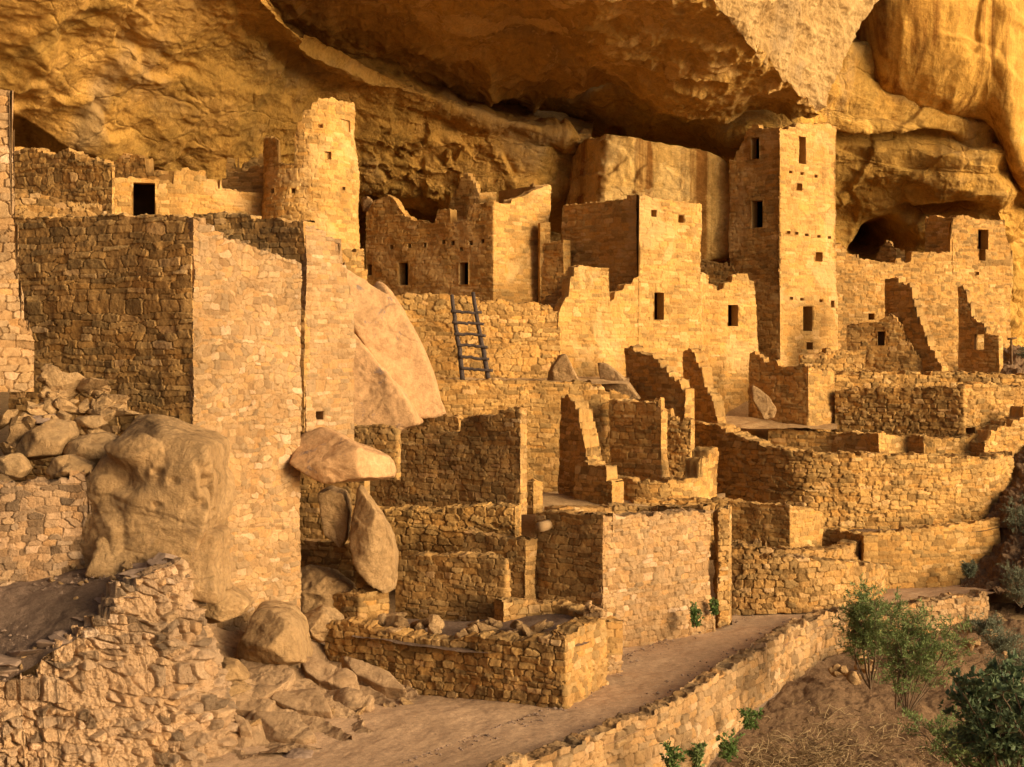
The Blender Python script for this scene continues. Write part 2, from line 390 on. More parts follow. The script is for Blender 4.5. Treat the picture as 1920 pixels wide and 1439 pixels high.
    St = np.repeat(S[:, -1:, :], m, 1); St[..., 1] = .35 * (fbm(T * 3, 2, seed + 1) * .5 + .5)
    A.grid(T, St)
    # back
    lb = np.unique(np.concatenate([np.linspace(zmin, zmax, max(3, int((zmax - zmin) / .3))), ze])) if ze else np.linspace(zmin, zmax, max(3, int((zmax - zmin) / .3)))
    Zb = np.clip(lb[None, ::-1], zb[:, None], zt[:, None])
    B = np.concatenate([np.repeat(bk[:, None, :2], len(lb), 1), Zb[..., None]], -1); B[..., 0] += lean * (Zb - zt[:, None])
    SB = np.repeat(s[:, None], len(lb), 1); _, b1, b2, _ = stones(SB, Zb, sx, sy, jx, jy, seed + 1, pw, wp)
    lv = ~((Zb[:-1, :-1] == Zb[:-1, 1:]) & (Zb[1:, :-1] == Zb[1:, 1:]))
    zb_ = (lb[::-1][:-1] + lb[::-1][1:]) / 2
    for o in ops:
        if o[4].get('through') or o[4].get('depth', 1.7) > thick + .3: lv &= ~((sm[:, None] > o[0]) & (sm[:, None] < o[1]) & (zb_[None] > o[2]) & (zb_[None] < o[3]))
    A.grid(B, np.stack([b1, b1 * 0 + .3, b2], -1), lv)
    # end caps with their own stones
    for side, on in ((0, caps[0]), (-1, caps[1])):
        if not on: continue
        c0 = V[side]; c1 = np.concatenate([np.repeat(bk[side:side + 1 or None, :2], len(lev), 0), Z[side][:, None]], -1)
        c1[:, 0] += lean * (Z[side] - zt[side])
        mm = max(4, int(thick / px)); q = np.linspace(0, 1, mm)[:, None, None]
        C = c0[None] * (1 - q) + c1[None] * q
        ee, a1, a2, at = stones(np.repeat(q[:, :, 0] * thick, len(lev), 1) + 5.5, C[..., 2], sx, sy, jx, jy, seed + 2, pw, wp)
        mo = 1 - sstep(mw * .25, mw, ee)
        dd = rel * (sstep(0, mw * 2, ee) - .6 + at) * np.sin(np.pi * np.clip(q[:, :, 0], .02, .98)) ** .4
        tv = t_[side] * (-1 if side == 0 else 1); C[..., :2] += tv * dd[..., None]
        lvv = (C[:-1, 1:, 2] > C[:-1, :-1, 2])
        if side == 0: C = C[::-1]; a1, mo, a2, lvv = a1[::-1], mo[::-1], a2[::-1], lvv[::-1]
        A.grid(C, np.stack([a1, mo, a2], -1), lvv)
    ob = A.build(name, mat, parent=parent, origin=origin if origin is not None else (vis[:, 0].mean(), vis[:, 1].mean(), zb.min()))
    # openings: reveals
    for o in ops:
        k = o[4]; ia, ib = int(np.argmin(np.abs(s - o[0]))), int(np.argmin(np.abs(s - o[1])))
        n2 = nrm[(ia + ib) // 2]; dp = thick if k.get('through') else k.get('depth', 1.7)
        def pt(i, z, q): f = XY[i] - n2 * q - nrm[i] * batter * (z - zmin) * (q < .01) - n2 * batter * (z - zmin) * (q >= .01); return [f[0] + lean * (z - zmin), f[1], z]
        Vb = [pt(ia, o[2], 0), pt(ib, o[2], 0), pt(ib, o[3], 0), pt(ia, o[3], 0), pt(ia, o[2], dp), pt(ib, o[2], dp), pt(ib, o[3], dp), pt(ia, o[3], dp)]
        deep = not k.get('through') and dp > thick + .3
        if deep:
            fl = .38 if o[1] - o[0] > .3 else .12
            Vb = Vb[:4] + [pt(ia, o[2], thick), pt(ib, o[2], thick), pt(ib, o[3], thick), pt(ia, o[3], thick)]
            tdr = t_[(ia + ib) // 2]
            for q in (thick, dp):
                for ii, zz, sg in ((ia, o[2] - .1, -1), (ib, o[2] - .1, 1), (ib, o[3] + .1, 1), (ia, o[3] + .1, -1)):
                    p_ = pt(ii, zz, q); Vb.append([p_[0] + tdr[0] * fl * sg, p_[1] + tdr[1] * fl * sg, zz])
        def loop_(a, b_): return [[a, a + 1, b_ + 1, b_], [a + 1, a + 2, b_ + 2, b_ + 1], [a + 2, a + 3, b_ + 3, b_ + 2], [a + 3, a, b_, b_ + 3]]
        fc = loop_(0, 4) + (loop_(4, 8) + loop_(8, 12) + [[12, 13, 14, 15]] if deep else [] if k.get('through') else [[4, 5, 6, 7]])
        par = parent if parent is not None else ob
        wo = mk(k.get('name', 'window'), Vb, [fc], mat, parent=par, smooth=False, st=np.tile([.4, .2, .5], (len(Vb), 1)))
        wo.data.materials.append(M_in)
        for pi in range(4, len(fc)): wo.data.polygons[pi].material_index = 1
        for nm, zz, hh, ext, pr in ((k.get('sill'), o[2], -.09, .12, .10), (k.get('lintel'), o[3], .10, .16, .03)):
            if not nm: continue
            tdir = t_[(ia + ib) // 2]; nn = n2
            a = XY[ia] - tdir * ext - nn * batter * (zz - zmin); b_ = XY[ib] + tdir * ext - nn * batter * (zz - zmin)
            P = []
            for zz2 in (zz, zz + hh):
                for base, q in ((a, pr), (b_, pr), (b_, -.25), (a, -.25)):
                    f = base + nn * q; P.append([f[0] + lean * (zz - zmin), f[1], zz2])
            slab(nm, P, M_oldwood if k.get('wood') else mat, wo)
    return ob

def slab(name, P8, mat, parent=None):
    bm = bmesh.new(); vs_ = [bm.verts.new(p) for p in P8]
    for f in ((0, 1, 2, 3), (4, 5, 6, 7), (0, 1, 5, 4), (1, 2, 6, 5), (2, 3, 7, 6), (3, 0, 4, 7)): bm.faces.new([vs_[i] for i in f])
    bmesh.ops.recalc_face_normals(bm, faces=bm.faces); bmesh.ops.bevel(bm, geom=bm.edges, offset=.02, segments=2, affect='EDGES')
    bm.verts.ensure_lookup_table(); V = np.array([v.co[:] for v in bm.verts]); fs = [[v.index for v in f.verts] for f in bm.faces]
    bm.free()
    by = {}
    for f in fs: by.setdefault(len(f), []).append(f)
    rr = random.Random(len(V)).random()
    return mk(name, V, list(by.values()), mat, parent=parent, st=np.tile([rr, 0, .5], (len(V), 1)), smooth=False)

def swall(label, path, top, bot, cat='wall', name='stone_wall', group=None, **k):
    return tag(masonry(name, path, top, bot, **k), label, cat, group)
def building(name, label, cat, base):
    return tag(empty(name, base), label, cat)

# ------------------------------------------------------------------ sheets (cliffs, terraces) and rocks
def resample(G, nu, nv):
    def cr(A, n):
        m = len(A); x = np.linspace(0, m - 1, n); i = np.clip(np.floor(x).astype(int), 0, m - 2); t = (x - i)[:, None, None]
        a = A[np.clip(i - 1, 0, m - 1)]; b = A[i]; c = A[i + 1]; d = A[np.clip(i + 2, 0, m - 1)]
        return .5 * (2 * b + (c - a) * t + (2 * a - 5 * b + 4 * c - d) * t ** 2 + (3 * b - a - 3 * c + d) * t ** 3)
    return cr(cr(np.asarray(G, float), nv).transpose(1, 0, 2), nu).transpose(1, 0, 2)
def normals(V):
    a = np.gradient(V, axis=1); b = np.gradient(V, axis=0); n = np.cross(b, a); n /= np.linalg.norm(n, axis=-1)[..., None] + 1e-12; return n
def sheet(name, G, nu, nv, mat, disp=None, flip=False, clip=None):
    V = resample(G, nu, nv)
    if disp is not None:
        N = normals(V); N = -N if flip else N
        V = V + N * disp(V)[..., None]
    A = Acc(); m = None
    if clip is not None: c = clip(V); m = c[:-1, :-1] & c[1:, :-1] & c[1:, 1:] & c[:-1, 1:]
    A.grid(V, np.zeros(V.shape), m)
    return A.build(name, mat, origin=(0, 0, 0))
def table(us, vs_, D): return np.array([[W(u, v, D[j][i]) for i, u in enumerate(us)] for j, v in enumerate(vs_)])

_ico = {}
def ico(n):
    if n not in _ico:
        bm = bmesh.new(); bmesh.ops.create_icosphere(bm, subdivisions=n, radius=1); bm.verts.ensure_lookup_table()
        _ico[n] = (np.array([v.co[:] for v in bm.verts]), np.array([[v.index for v in f.verts] for f in bm.faces])); bm.free()
    return _ico[n]
def rock_verts(outline, d, thick, du=0., dv=0., k=26, amp=.03, fr=1.3, sub=6, seed=1, cuts=8, planes=(), extra=None):
    O = np.array(outline, float); c = O.mean(0)
    P = np.array([W(u, v, d + du * (u - c[0]) + dv * (v - c[1])) for u, v in O]); C = P.mean(0)
    nn = np.linalg.svd(P - C)[2][2]; nn = nn if nn[1] < 0 else -nn
    e1 = np.cross([0, 0, 1.], nn); e1 = -e1 / np.linalg.norm(e1); e2 = np.cross(nn, e1); e2 = e2 if e2[2] > 0 else -e2
    L = np.stack([(P - C) @ e1, (P - C) @ e2], -1)
    if np.sum(L[:, 0] * np.roll(L[:, 1], -1) - L[:, 1] * np.roll(L[:, 0], -1)) < 0: L = L[::-1]
    pl = []
    for i in range(len(L)):
        e = L[(i + 1) % len(L)] - L[i]; n = np.array([e[1], -e[0]]); ln = np.linalg.norm(n)
        if ln < 1e-6: continue
        n /= ln; q = n @ L[i]
        if q > .02: pl.append(([n[0], n[1], 0.], q))
    pl += [([0, 0, 1.], thick * .5), ([0, 0, -1.], thick * .5)]
    rng = np.random.RandomState(seed); ext = np.array([np.abs(L[:, 0]).max(), np.abs(L[:, 1]).max(), thick * .5])
    for _ in range(cuts):
        n = rng.normal(0, 1, 3) / ext; n[2] = abs(n[2]); n[1] = n[1] + .25 * np.linalg.norm(n); n /= np.linalg.norm(n)
        pl.append((n, np.linalg.norm(n * ext) * rng.uniform(.66, .95)))
    for n, q in planes: n = np.array(n, float); n = n / np.linalg.norm(n); pl.append((n, q if q > 0 else -q * np.linalg.norm(n * ext)))
    S, Fc = ico(sub); D = S * ext; D /= np.linalg.norm(D, axis=1)[:, None]
    q = np.zeros(len(D))
    for n, dist in pl: q += np.maximum(D @ np.array(n) / dist, 0) ** k
    r = q ** (-1. / k); loc = D * r[:, None]
    Vw = C + loc[:, :1] * e1 + loc[:, 1:2] * e2 + loc[:, 2:] * nn
    rad = (Vw - C); rad /= np.linalg.norm(rad, axis=1)[:, None]
    Vw = Vw + rad * (amp * fbm(Vw * fr, 5, seed) + amp * .6 * fbm(Vw * fr * np.array([1, 1, 2.2]), 5, seed + 9, ridged=True) + amp * .35 * fbm(Vw * 5, 4, seed + 19, .6))[:, None]
    Vw = Vw + rad * (amp * 4 * slabs(Vw * 2.2, seed + 30))[:, None]
    if extra: Vw = extra(Vw, rad)
    return Vw, Fc
def rock(name, label, cat, outline, d, thick, mat=None, group=None, **k):
    V, Fc = rock_verts(outline, d, thick, **k)
    return tag(mk(name, V, [Fc], mat or M_bould, st=np.full((len(V), 3), .5)), label, cat, group)

# ================================================================== THE CLIFF AND THE GROUND
def slabs(V, seed):
    r = 0
    for i, (n, wl_, a) in enumerate((((.35, .3, .8), 2.6, .30), ((-.6, .3, .6), 3.7, .28), ((.8, .2, .3), 4.6, .22), ((.1, .2, 1.), 1.1, .10))):
        x = V @ np.array(n) / wl_ + .55 * fbm(V * .22 + i * 9, 4, seed + i); f = x - np.floor(x)
        r = r + a * (f * (1 - sstep(.90, 1., f)) - .45) * sstep(-.25, .35, fbm(V * .13 + i * 5, 2, seed + 20 + i))
    return r
def d_cliff(V):
    q = V * np.array([1, .6, 1.])
    r = .5 * fbm(V * .16, 3, 3) + .14 * fbm(q * np.array([.30, .30, .55]), 5, 11, .5, True) + slabs(V, 15) + .09 * fbm(V * .8, 6, 21, .62)
    u = CU + F * V[..., 0] / V[..., 1]; v = HV - F * (V[..., 2] - ZC) / V[..., 1]
    lip = np.interp(u, [-100, 0, 100, 210, 300, 350, 400], [190, 212, 250, 290, 312, 345, 420]); lip2 = np.interp(u, [660, 690, 760, 830, 880, 900], [420, 368, 392, 402, 372, 420])
    return r - 4.5 * sstep(0, 12, v - lip) * (u < 400) - 3 * sstep(0, 10, v - lip2) * (u > 660) * (u < 900) - .35 * sstep(.1, .35, fbm(V * 1.6, 3, 27)) * np.exp(-((u - 800) / 110) ** 2 - ((v - 300) / 75) ** 2)
us = [-400, 0, 250, 500, 600, 700, 800, 900, 1050, 1110]
vs_ = [-350, -120, 0, 100, 200, 300, 370, 430, 700]
D = [[34, 36, 38, 41, 42, 43, 44, 45, 47, 48],
     [36, 38, 41, 44, 45.5, 47, 48, 49.5, 51, 52],
     [38, 40, 43, 46, 47.3, 48.3, 49.5, 51, 53, 54],
     [40, 42, 45.5, 48.8, 50.2, 51, 52, 53.3, 55, 56],
     [42, 44.5, 48, 51, 52.5, 53.6, 54.8, 55.5, 57, 58],
     [45, 47, 50.5, 53, 54.3, 55.2, 56, 56.4, 56.8, 58],
     [49, 50, 52, 54, 55.5, 57, 57.5, 57.3, 57, 58],
     [55, 56, 56, 56, 59, 62, 62.5, 63, 63.5, 65],
     [55, 56, 56, 56, 59, 62, 62.5, 63, 63.5, 65]]
D = np.array(D)
def d_left(u, v): return float(np.interp(v, vs_, [np.interp(u, us, r) for r in D]))
crest = [(-400, -420), (0, -320), (250, -170), (420, -60), (500, 0), (545, 52), (600, 90), (650, 112), (700, 140), (750, 158), (800, 178), (850, 198), (900, 213), (1000, 236), (1110, 252)]
G = [[W(u, vc - 55 + rng_ * 0, d_left(u, vc) + 5.5) for (u, vc), rng_ in zip(crest, range(99))], [W(u, vc - 8, d_left(u, vc) + 1.2) for u, vc in crest]]
for f in (0, .06, .16, .3, .45, .6, .75, .88, 1, 1.6):
    G.append([W(u, vc + (430 - vc) * f, d_left(u, min(vc + (430 - vc) * f, 430)) - .7 * (f < .1)) for u, vc in crest])
structure(sheet('cliff', G, 820, 460, M_cliff, d_cliff))
# the roof of the alcove: a broad brown underside that ends in a pitted face turned to the light
ROOFY = (68, 62, 57.5, 54, 51, 48.5, 46.3, 45.)
roofz = lambda y: 16.6 + .22 * (56 - y) if y < 56 else 16.6 + .06 * (56 - y)
roofx = lambda y: np.interp(y, [45, 46.2, 50.5, 54.9, 58, 66], [6.4, 6.9, 9.3, 12.1, 13.5, 15])
def roof_grid():
    rows = []
    for y in ROOFY:
        row = []; kk = lambda f: float(np.interp(f, [0, .50, .60, .70, 1], [.9, .85, .62, .49, .45]))
        for f in (0, .2, .4, .5, .58, .66, .74, .82, .9, 1.):
            y2 = 45 + (y - 45) * kk(f); edge = roofx(y2); row.append([-20 + (edge + 20) * f, y2, roofz(y2) + (1.5 if f < .55 else .9 if f < .75 else 0) - .2 * (f > .85)])
        rows.append(row)
    return rows
def d_roof(V): return .75 * fbm(V * np.array([.12, .12, .1]), 3, 5) * .6 + .30 * fbm(V * .5, 5, 6, .5, True) + .10 * fbm(V * 2, 3, 2)
structure(sheet('rock_ceiling', roof_grid(), 560, 420, M_ceil, lambda V: -d_roof(V)))
def facet_grid():
    rows = []
    for y in ROOFY:
        y = 45 + (y - 45) * .45; e = roofx(y); row = []
        for f, up, ox, oy in ((0, 0, -.2, 0), (.15, .5, .15, .1), (.4, 1.7, .7, .4), (.7, 3.2, 1.5, 1.), (1, 5.5, 3.2, 2.), (1.4, 9, 6.6, 3.5)):
            row.append([e + ox, y + oy * .3, roofz(y) - .2 + up])
        rows.append(row)
    return rows
def d_facet(V): return .4 * fbm(V * .25, 3, 31) + .12 * fbm(V * np.array([1, .5, 1]) * .8, 5, 33, .5, True) + .05 * fbm(V * 3, 3, 35)
structure(sheet('overhang', facet_grid(), 300, 420, M_facet, lambda V: -d_facet(V)))
front = [[[x, y, z] for x in (-20, -12, -4, 3, 6.5)] for y, z in ((45.05, 18.9), (44.9, 20.5), (45.2, 24), (46, 32))]
structure(sheet('overhang_brow', front, 120, 60, M_ceil, lambda V: .3 * fbm(V * .4, 4, 77)))
# back cliff
us = [960, 1060, 1200, 1370, 1480, 1560, 1700, 1850, 1920, 2100, 2500]
vs_ = [-250, -60, 60, 150, 200, 240, 275, 330, 400, 480, 600, 780]
D = [[57, 57, 57, 58, 58, 58, 60, 61, 62, 68, 84],
     [58, 58, 58, 58, 58, 59, 60, 61, 62, 68, 84],
     [59, 59, 58, 58, 57.5, 58.5, 60, 61, 62, 68, 84],
     [59, 59, 56.8, 57, 57, 57, 59.5, 60, 62, 68, 84],
     [61, 60, 57.2, 56.8, 56.4, 57, 58.5, 59.5, 62, 68, 84],
     [64, 64, 60.5, 57, 56.5, 57.3, 58, 59, 62, 68, 84],
     [65, 66, 64, 57.4, 57, 58.4, 59., 58.5, 61, 68, 84],
     [65, 66, 66, 60, 58.8, 59.5, 59, 58.5, 60.5, 68, 84],
     [65, 66, 66, 64, 62, 61.5, 61, 59.5, 60.5, 68, 84],
     [65, 66, 66, 64, 62, 62, 62, 61, 61, 68, 84],
     [65, 66, 66, 64, 62, 62, 62, 61.5, 62, 68, 84],
     [65, 66, 66, 64, 62, 62, 62, 62, 62, 68, 84]]
def d_back(V):
    u = CU + F * V[..., 0] / V[..., 1]; v = HV - F * (V[..., 2] - ZC) / V[..., 1]
    hole = 4.5 * (1 + .9 * fbm(V * .55, 3, 47)) * np.exp(-((u - 1655) / 46) ** 2 - ((v - 462) / 26) ** 2) + 1.8 * np.exp(-((u - 1750) / 60) ** 2 - ((v - 405) / 14) ** 2) \
        + 2.2 * np.exp(-((u - 1640) / 110) ** 2 - ((v - 262) / 9) ** 2) + 2 * np.exp(-((u - 1160) / 14) ** 2 - ((v - 238) / 12) ** 2)
    lay = V[..., 2] * .62 + .7 * fbm(V * .15, 3, 48)
    return .5 * fbm(V * .2, 3, 41) + .10 * fbm(V * np.array([.4, .4, .8]), 5, 43, .5, True) + .8 * slabs(V, 44) + + .035 * fbm(V * 1.8, 5, 45, .6, True) - hole + .75 * (np.abs((lay % 1) - .5) - .25)
structure(sheet('cliff_wall', table(us, vs_, D), 760, 520, M_back, d_back))
# smooth streaked cliff, upper right, ending in a lip
us = [1540, 1620, 1690, 1780, 1850, 1920, 2050, 2400]
G = []
for f, dd in ((0, 59.5), (.3, 57), (.6, 56), (.85, 56.4), (1., 57.8), (1.05, 60.5)):
    lip = [140, 176, 188, 205, 222, 335, 480, 700]
    G.append([W(u, -400 + (lip[i] + 400) * f, dd + (u - 1700) * .006 + (max(0, u - 1920) * .03) + (6, 2., .5, 0, 0, 0, 0, 0)[i]) for i, u in enumerate(us)])
structure(sheet('streaked_cliff', G, 330, 420, M_right, lambda V: .25 * fbm(V * np.array([.22, .22, .16]), 4, 51) + .6 * slabs(V * .8, 57) * sstep(-.2, .3, fbm(V * .2, 2, 58)) + .05 * fbm(V * np.array([.9, .9, .4]), 4, 52, .5, True)))

# ground, slope, path
WL = [(930, 21.2), (1000, 22.8), (1100, 23.9), (1200, 25.4), (1300, 27.2), (1420, 30.8), (1540, 35.3), (1630, 36.6), (1720, 37.6), (1800, 38.6), (1858, 39.6)]
wl = np.array([[(u - CU) / F * d, d] for u, d in WL])
wlx = lambda y: np.interp(y, wl[:, 1], wl[:, 0])
structure(sheet('ground', [[[x, y, -16] for x in (-300, 0, 300)] for y in (-200, 100, 400)], 30, 30, M_path))
def rut(V): return .05 * fbm(V * .6, 3, 61) + .011 * fbm(V * np.array([3., 3., 3.]), 4, 63, .6)
rows = []
for y in np.linspace(19, 44, 14):
    xr = wlx(y) - .15 if y < 39.5 else wlx(39.5) + (y - 39.5) * .6
    rows.append([[-6 + (xr + 6) * f, y, -.02 + .05 * math.sin(y)] for f in np.linspace(0, 1, 8)])
structure(sheet('path', rows, 380, 480, M_path, rut))
rows = []
for y in np.linspace(8, 41, 14):
    xr = wlx(max(y, 21.2)); zb = np.interp(y, [8, 22, 28, 33, 36, 38, 40], [-5, -2.6, -1.5, -.95, -.75, -.7, -.45])
    rows.append([[xr - .1 + q, y, zb - q * .18 - .012 * q * q + (.012 * q * max(0, y - 34) * 2)] for q in (0, .6, 1.5, 3, 5, 8, 14, 25)])
structure(sheet('slope', rows, 420, 520, M_slope, lambda V: .16 * fbm(V * .7, 5, 67) + .03 * fbm(V * 3, 4, 68, .6, True)))
rows = [[W(1800, 1115, 40.5), W(1850, 1110, 40.4), W(1900, 1120, 40), W(2000, 1140, 39.5), W(2300, 1200, 38)],
        [W(1800, 1050, 42.5), W(1850, 1055, 42), W(1900, 1010, 41.8), W(2000, 1020, 41), W(2300, 1080, 40)],
        [W(1800, 960, 45), W(1860, 950, 44.5), W(1905, 920, 44.2), W(2000, 940, 43), W(2300, 1000, 42)],
        [W(1800, 880, 48), W(1860, 860, 48), W(1910, 830, 47.5), W(2000, 860, 46), W(2300, 920, 45)],
        [W(1800, 720, 53), W(1860, 705, 53), W(1910, 690, 53), W(2000, 760, 52), W(2300, 850, 52)],
        [W(1800, 680, 60), W(1860, 660, 60), W(1910, 640, 60), W(2000, 680, 60), W(2300, 750, 62)]]
structure(sheet('hillside', rows, 200, 260, M_slope, lambda V: .22 * fbm(V * .6, 5, 69) + .1 * fbm(V * 2.5, 4, 70, .6, True)))
# bedrock under the ruins
tz = lambda x, y: (1 - sstep(1, 5, x)) * np.interp(y, [26, 29, 33, 36, 40, 43, 46, 50, 58], [-.8, -.6, -.1, 1.0, 1.9, 2.6, 5.0, 8.0, 9.0]) + \
    sstep(1, 5, x) * np.interp(y, [26, 36, 41, 44, 47, 50, 53, 60], [-1.2, -.9, -.6, 1.0, 2.6, 4.0, 5.8, 6.3]) + np.interp(x, [-15, -10.5, -8, -6], [6, 4.2, 1.2, 0]) * np.interp(y, [25.5, 27.5, 36, 46], [0, 1, 1, .4])
rows = [[[x, y, float(tz(x, y))] for x in np.linspace(-18, 24, 18)] for y in np.linspace(25, 66, 22)]
structure(sheet('terrain', rows, 300, 260, M_floor, lambda V: .1 * fbm(V * .8, 4, 72), clip=lambda V: (V[..., 0] < np.where(V[..., 1] < 39.6, wlx(V[..., 1]) - .8, 99))))
def terrace(name, pts, mat=None, nu=120, nv=60, amp=.05):
    return structure(sheet(name, [[W(*p) for p in r] for r in pts], nu, nv, mat or M_floor, lambda V: amp * fbm(V * 1.2, 5, 75)))
terrace('terrace', [[(-420, 1440, 21.7), (-60, 1330, 22.05), (2, 1289, 22.45), (145, 1191, 23.05), (343, 1051, 24.75)], [(-420, 1220, 24), (-200, 1160, 24.4), (-60, 1130, 24.6), (80, 1095, 25.0), (300, 1042, 25.6)], [(-420, 1050, 27), (-300, 1030, 27), (-100, 1035, 27), (60, 1035, 27), (300, 1025, 27.2)]], M_dirt, 260, 160, .07)
terrace('terrace', [[(640, 575, 46.6), (1060, 592, 47.6)], [(640, 560, 56), (1100, 562, 56)]])
terrace('terrace', [[(780, 716, 43.3), (1180, 722, 43.3)], [(780, 708, 47), (1180, 708, 47)]])
terrace('terrace', [[(985, 958, 36.6), (1200, 962, 37), (1360, 960, 38.3)], [(985, 925, 40), (1200, 925, 41), (1360, 925, 42)]])
terrace('terrace', [[(1280, 800, 47.8), (1440, 803, 48.1), (1570, 806, 47.7)], [(1280, 782, 50), (1440, 782, 50), (1570, 785, 50.5)]])
terrace('terrace', [[(1490, 1012, 41.0), (1620, 1010, 41.7), (1760, 1000, 42.0), (1900, 990, 42.8)], [(1490, 985, 44), (1620, 978, 44), (1760, 966, 46), (1900, 958, 46)]], M_slope)
terrace('terrace', [[(1440, 703, 50.8), (1930, 706, 51)], [(1440, 690, 57), (1930, 690, 60)]])
terrace('terrace', [[(-60, 450, 33), (640, 490, 34)], [(-60, 425, 47), (640, 440, 49)]])

# ================================================================== THE RUINS
exec_parts = []
# ---- far left
swall('rough stone wall end rising at the left edge of the picture', [(-300, 24.4), (-60, 25.4), (40, '25')], [(-300, 200), (-60, 168), (18, 172), (19, 300), (30, 420), (40, 560), (52, 640)], [(-60, 730), (60, 730)],
      style='ru', mat=M_pale, thick=.6, scale=1.1, jag=.02)
swall('lower stepped course of stones under the left edge wall', [(-60, 25.2), (64, '30')], [(-60, 500), (30, 520), (40, 590), (62, 640)], [(-60, 735), (70, 735)], style='ru', mat=M_pale, thick=.5, jag=.05)
swall('shaded rubble wall under the dark cliff cleft at upper left', [(10, '-24'), (210, 38.0), (216, '50')], [(10, 280), (70, 278), (72, 287), (110, 287), (112, 281), (140, 280), (142, 296), (180, 298), (208, 312)], [(10, 420), (216, 420)], style='ru', thick=.5, jag=.05)
swall('low lit stretch of broken wall in front of the shaded upper left wall', [(10, 34.5), (200, '8')], [(10, 355), (60, 358), (100, 368), (140, 376), (160, 388), (195, 400)], [(10, 425), (200, 425)], style='ru', mat=M_tan, thick=.5)
b = building('stone_room', 'orange plastered room with an open doorway below the cliff, left of the round tower', 'room', W(300, 410, 41))
masonry('wall', [(204, 45.2), (330, 45.8), (496, 46.9)], [(204, 330), (212, 330), (213, 333), (329, 340), (330, 316), (352, 316), (353, 320), (384, 322), (386, 336), (410, 338), (412, 352), (430, 357), (484, 362)], [(204, 425), (486, 425)],
        style='plas', mat=M_plas, parent=b, thick=.4, jag=.02, openings=[(250, 291, 343, 408, dict(name='doorway', depth=1.9))])
swall('dark broken back wall behind the orange doorway room', [(212, '-20'), (335, 48.2)], [(212, 296), (228, 292), (262, 290), (263, 297), (275, 300), (276, 318), (335, 322)], [(212, 400), (335, 400)], style='plas', thick=.4)
swall('dark wall running back from the round tower base', [(414, '-8'), (500, 47.6)], [(414, 336), (440, 326), (480, 314), (500, 310)], [(414, 420), (500, 420)], style='plas', thick=.4)
swall('short lit wall tip showing above the dark wall left of the round tower', [(424, 49.4), (500, '5')], [(424, 306), (428, 298), (445, 298), (446, 316), (460, 311), (485, 290), (500, 286)], [(424, 400), (500, 400)], style='fine', thick=.35)
# ---- round tower
b = building('round_tower', 'tall tapering round stone tower with a broken top, left of centre', 'tower', W(583, 480, 47))
def circle_path(uc, d, r, n=18, a0=180, a1=360):
    xc, yc = (uc - CU) / F * d, d
    P = []
    for i in range(n + 1):
        a = math.radians(a0 + (a1 - a0) * i / n); x, y = xc + r * math.cos(a), yc + r * math.sin(a); P.append((CU + F * x / y, y))
    return P, (xc, yc)
pth, cc = circle_path(583, 47.2, 1.74, 20, 186, 354)
bk = []
x1, y1 = (pth[-1][0] - CU) / F * pth[-1][1], pth[-1][1]
for a in np.linspace(0, 174, 12): bk.append((cc[0] + 1.74 * math.cos(math.radians(a)) - x1, cc[1] + 1.74 * math.sin(math.radians(a)) - y1))
masonry('wall', pth, [(488, 258), (508, 258), (512, 262), (513, 306), (548, 306), (540, 246), (554, 246), (555, 228), (564, 227), (565, 205), (585, 203), (586, 192), (600, 190), (601, 182), (640, 182), (641, 187), (668, 190), (680, 194)], [(480, 500), (690, 500)],
        style='fine', mat=M_plas, parent=b, tail=bk, ztail=zat(318, 48), batter=.05, thick=.32, jag=.012, caps=(0, 0),
        openings=[(650, 669, 224, 246, dict(depth=.58)), (611, 627, 283, 298, dict(depth=.58)), (598, 607, 232, 238, dict(depth=.4)), (501, 509, 353, 362, dict(depth=.4)), (543, 551, 353, 362, dict(depth=.4)), (647, 653, 350, 356, dict(depth=.4))])
swall('rough lit masonry footing below the round tower', [(600, 44.2), (690, '30')], [(600, 470), (636, 466), (655, 466), (684, 466), (685, 500), (697, 520)], [(600, 640), (700, 640)], style='ru', mat=M_or, thick=.8)
# ---- tall front left house
b = building('tall_wall', 'tall front wall at left with one shaded face and one pale pebbled face', 'wall', W(360, 1100, 28.5))
masonry('shaded_wall', [(20, '-24'), (360, 28.5), (562, '50')], [(20, 408), (90, 406), (92, 411), (180, 404), (356, 405), (366, 404), (400, 424), (450, 452), (500, 470), (562, 492)], [(20, 900), (300, 960), (360, 1190), (562, 1190)],
        style='big', mat=M_tan, parent=b, thick=.45, jag=.02, scale=.9) if False else None
masonry('wall', [(20, '-24'), (361, 28.5)], [(20, 408), (90, 406), (92, 411), (180, 404), (361, 405)], [(20, 900), (361, 900)], style='big', mat=M_tan, parent=b, thick=.45, jag=.035, scale=.95)
masonry('wall', [(361, 28.5), (562, '48')], [(361, 404), (366, 406), (400, 428), (450, 456), (500, 472), (562, 492)], [(361, 1230), (562, 1190)], style='pale', mat=M_pale, parent=b, thick=.45, jag=.02, batter=-.005)
b = building('tall_wall', 'pale side wall with a straight edge standing just behind the tall left wall', 'wall', W(575, 800, 31))
masonry('wall', [(365, '-22'), (572, 31.0)], [(365, 400), (420, 400), (470, 405), (520, 409), (572, 420)], [(365, 820), (572, 820)], style='co', mat=M_tan, parent=b, thick=.45, jag=.05, scale=1.1)
masonry('wall', [(572, 31.0), (662, '50')], [(572, 418), (590, 428), (638, 460), (662, 560)], [(572, 830), (662, 830)], style='co', mat=M_pale, parent=b, thick=.45, jag=.02, scale=.8,
        openings=[(592, 606, 772, 787, dict(depth=.4))])
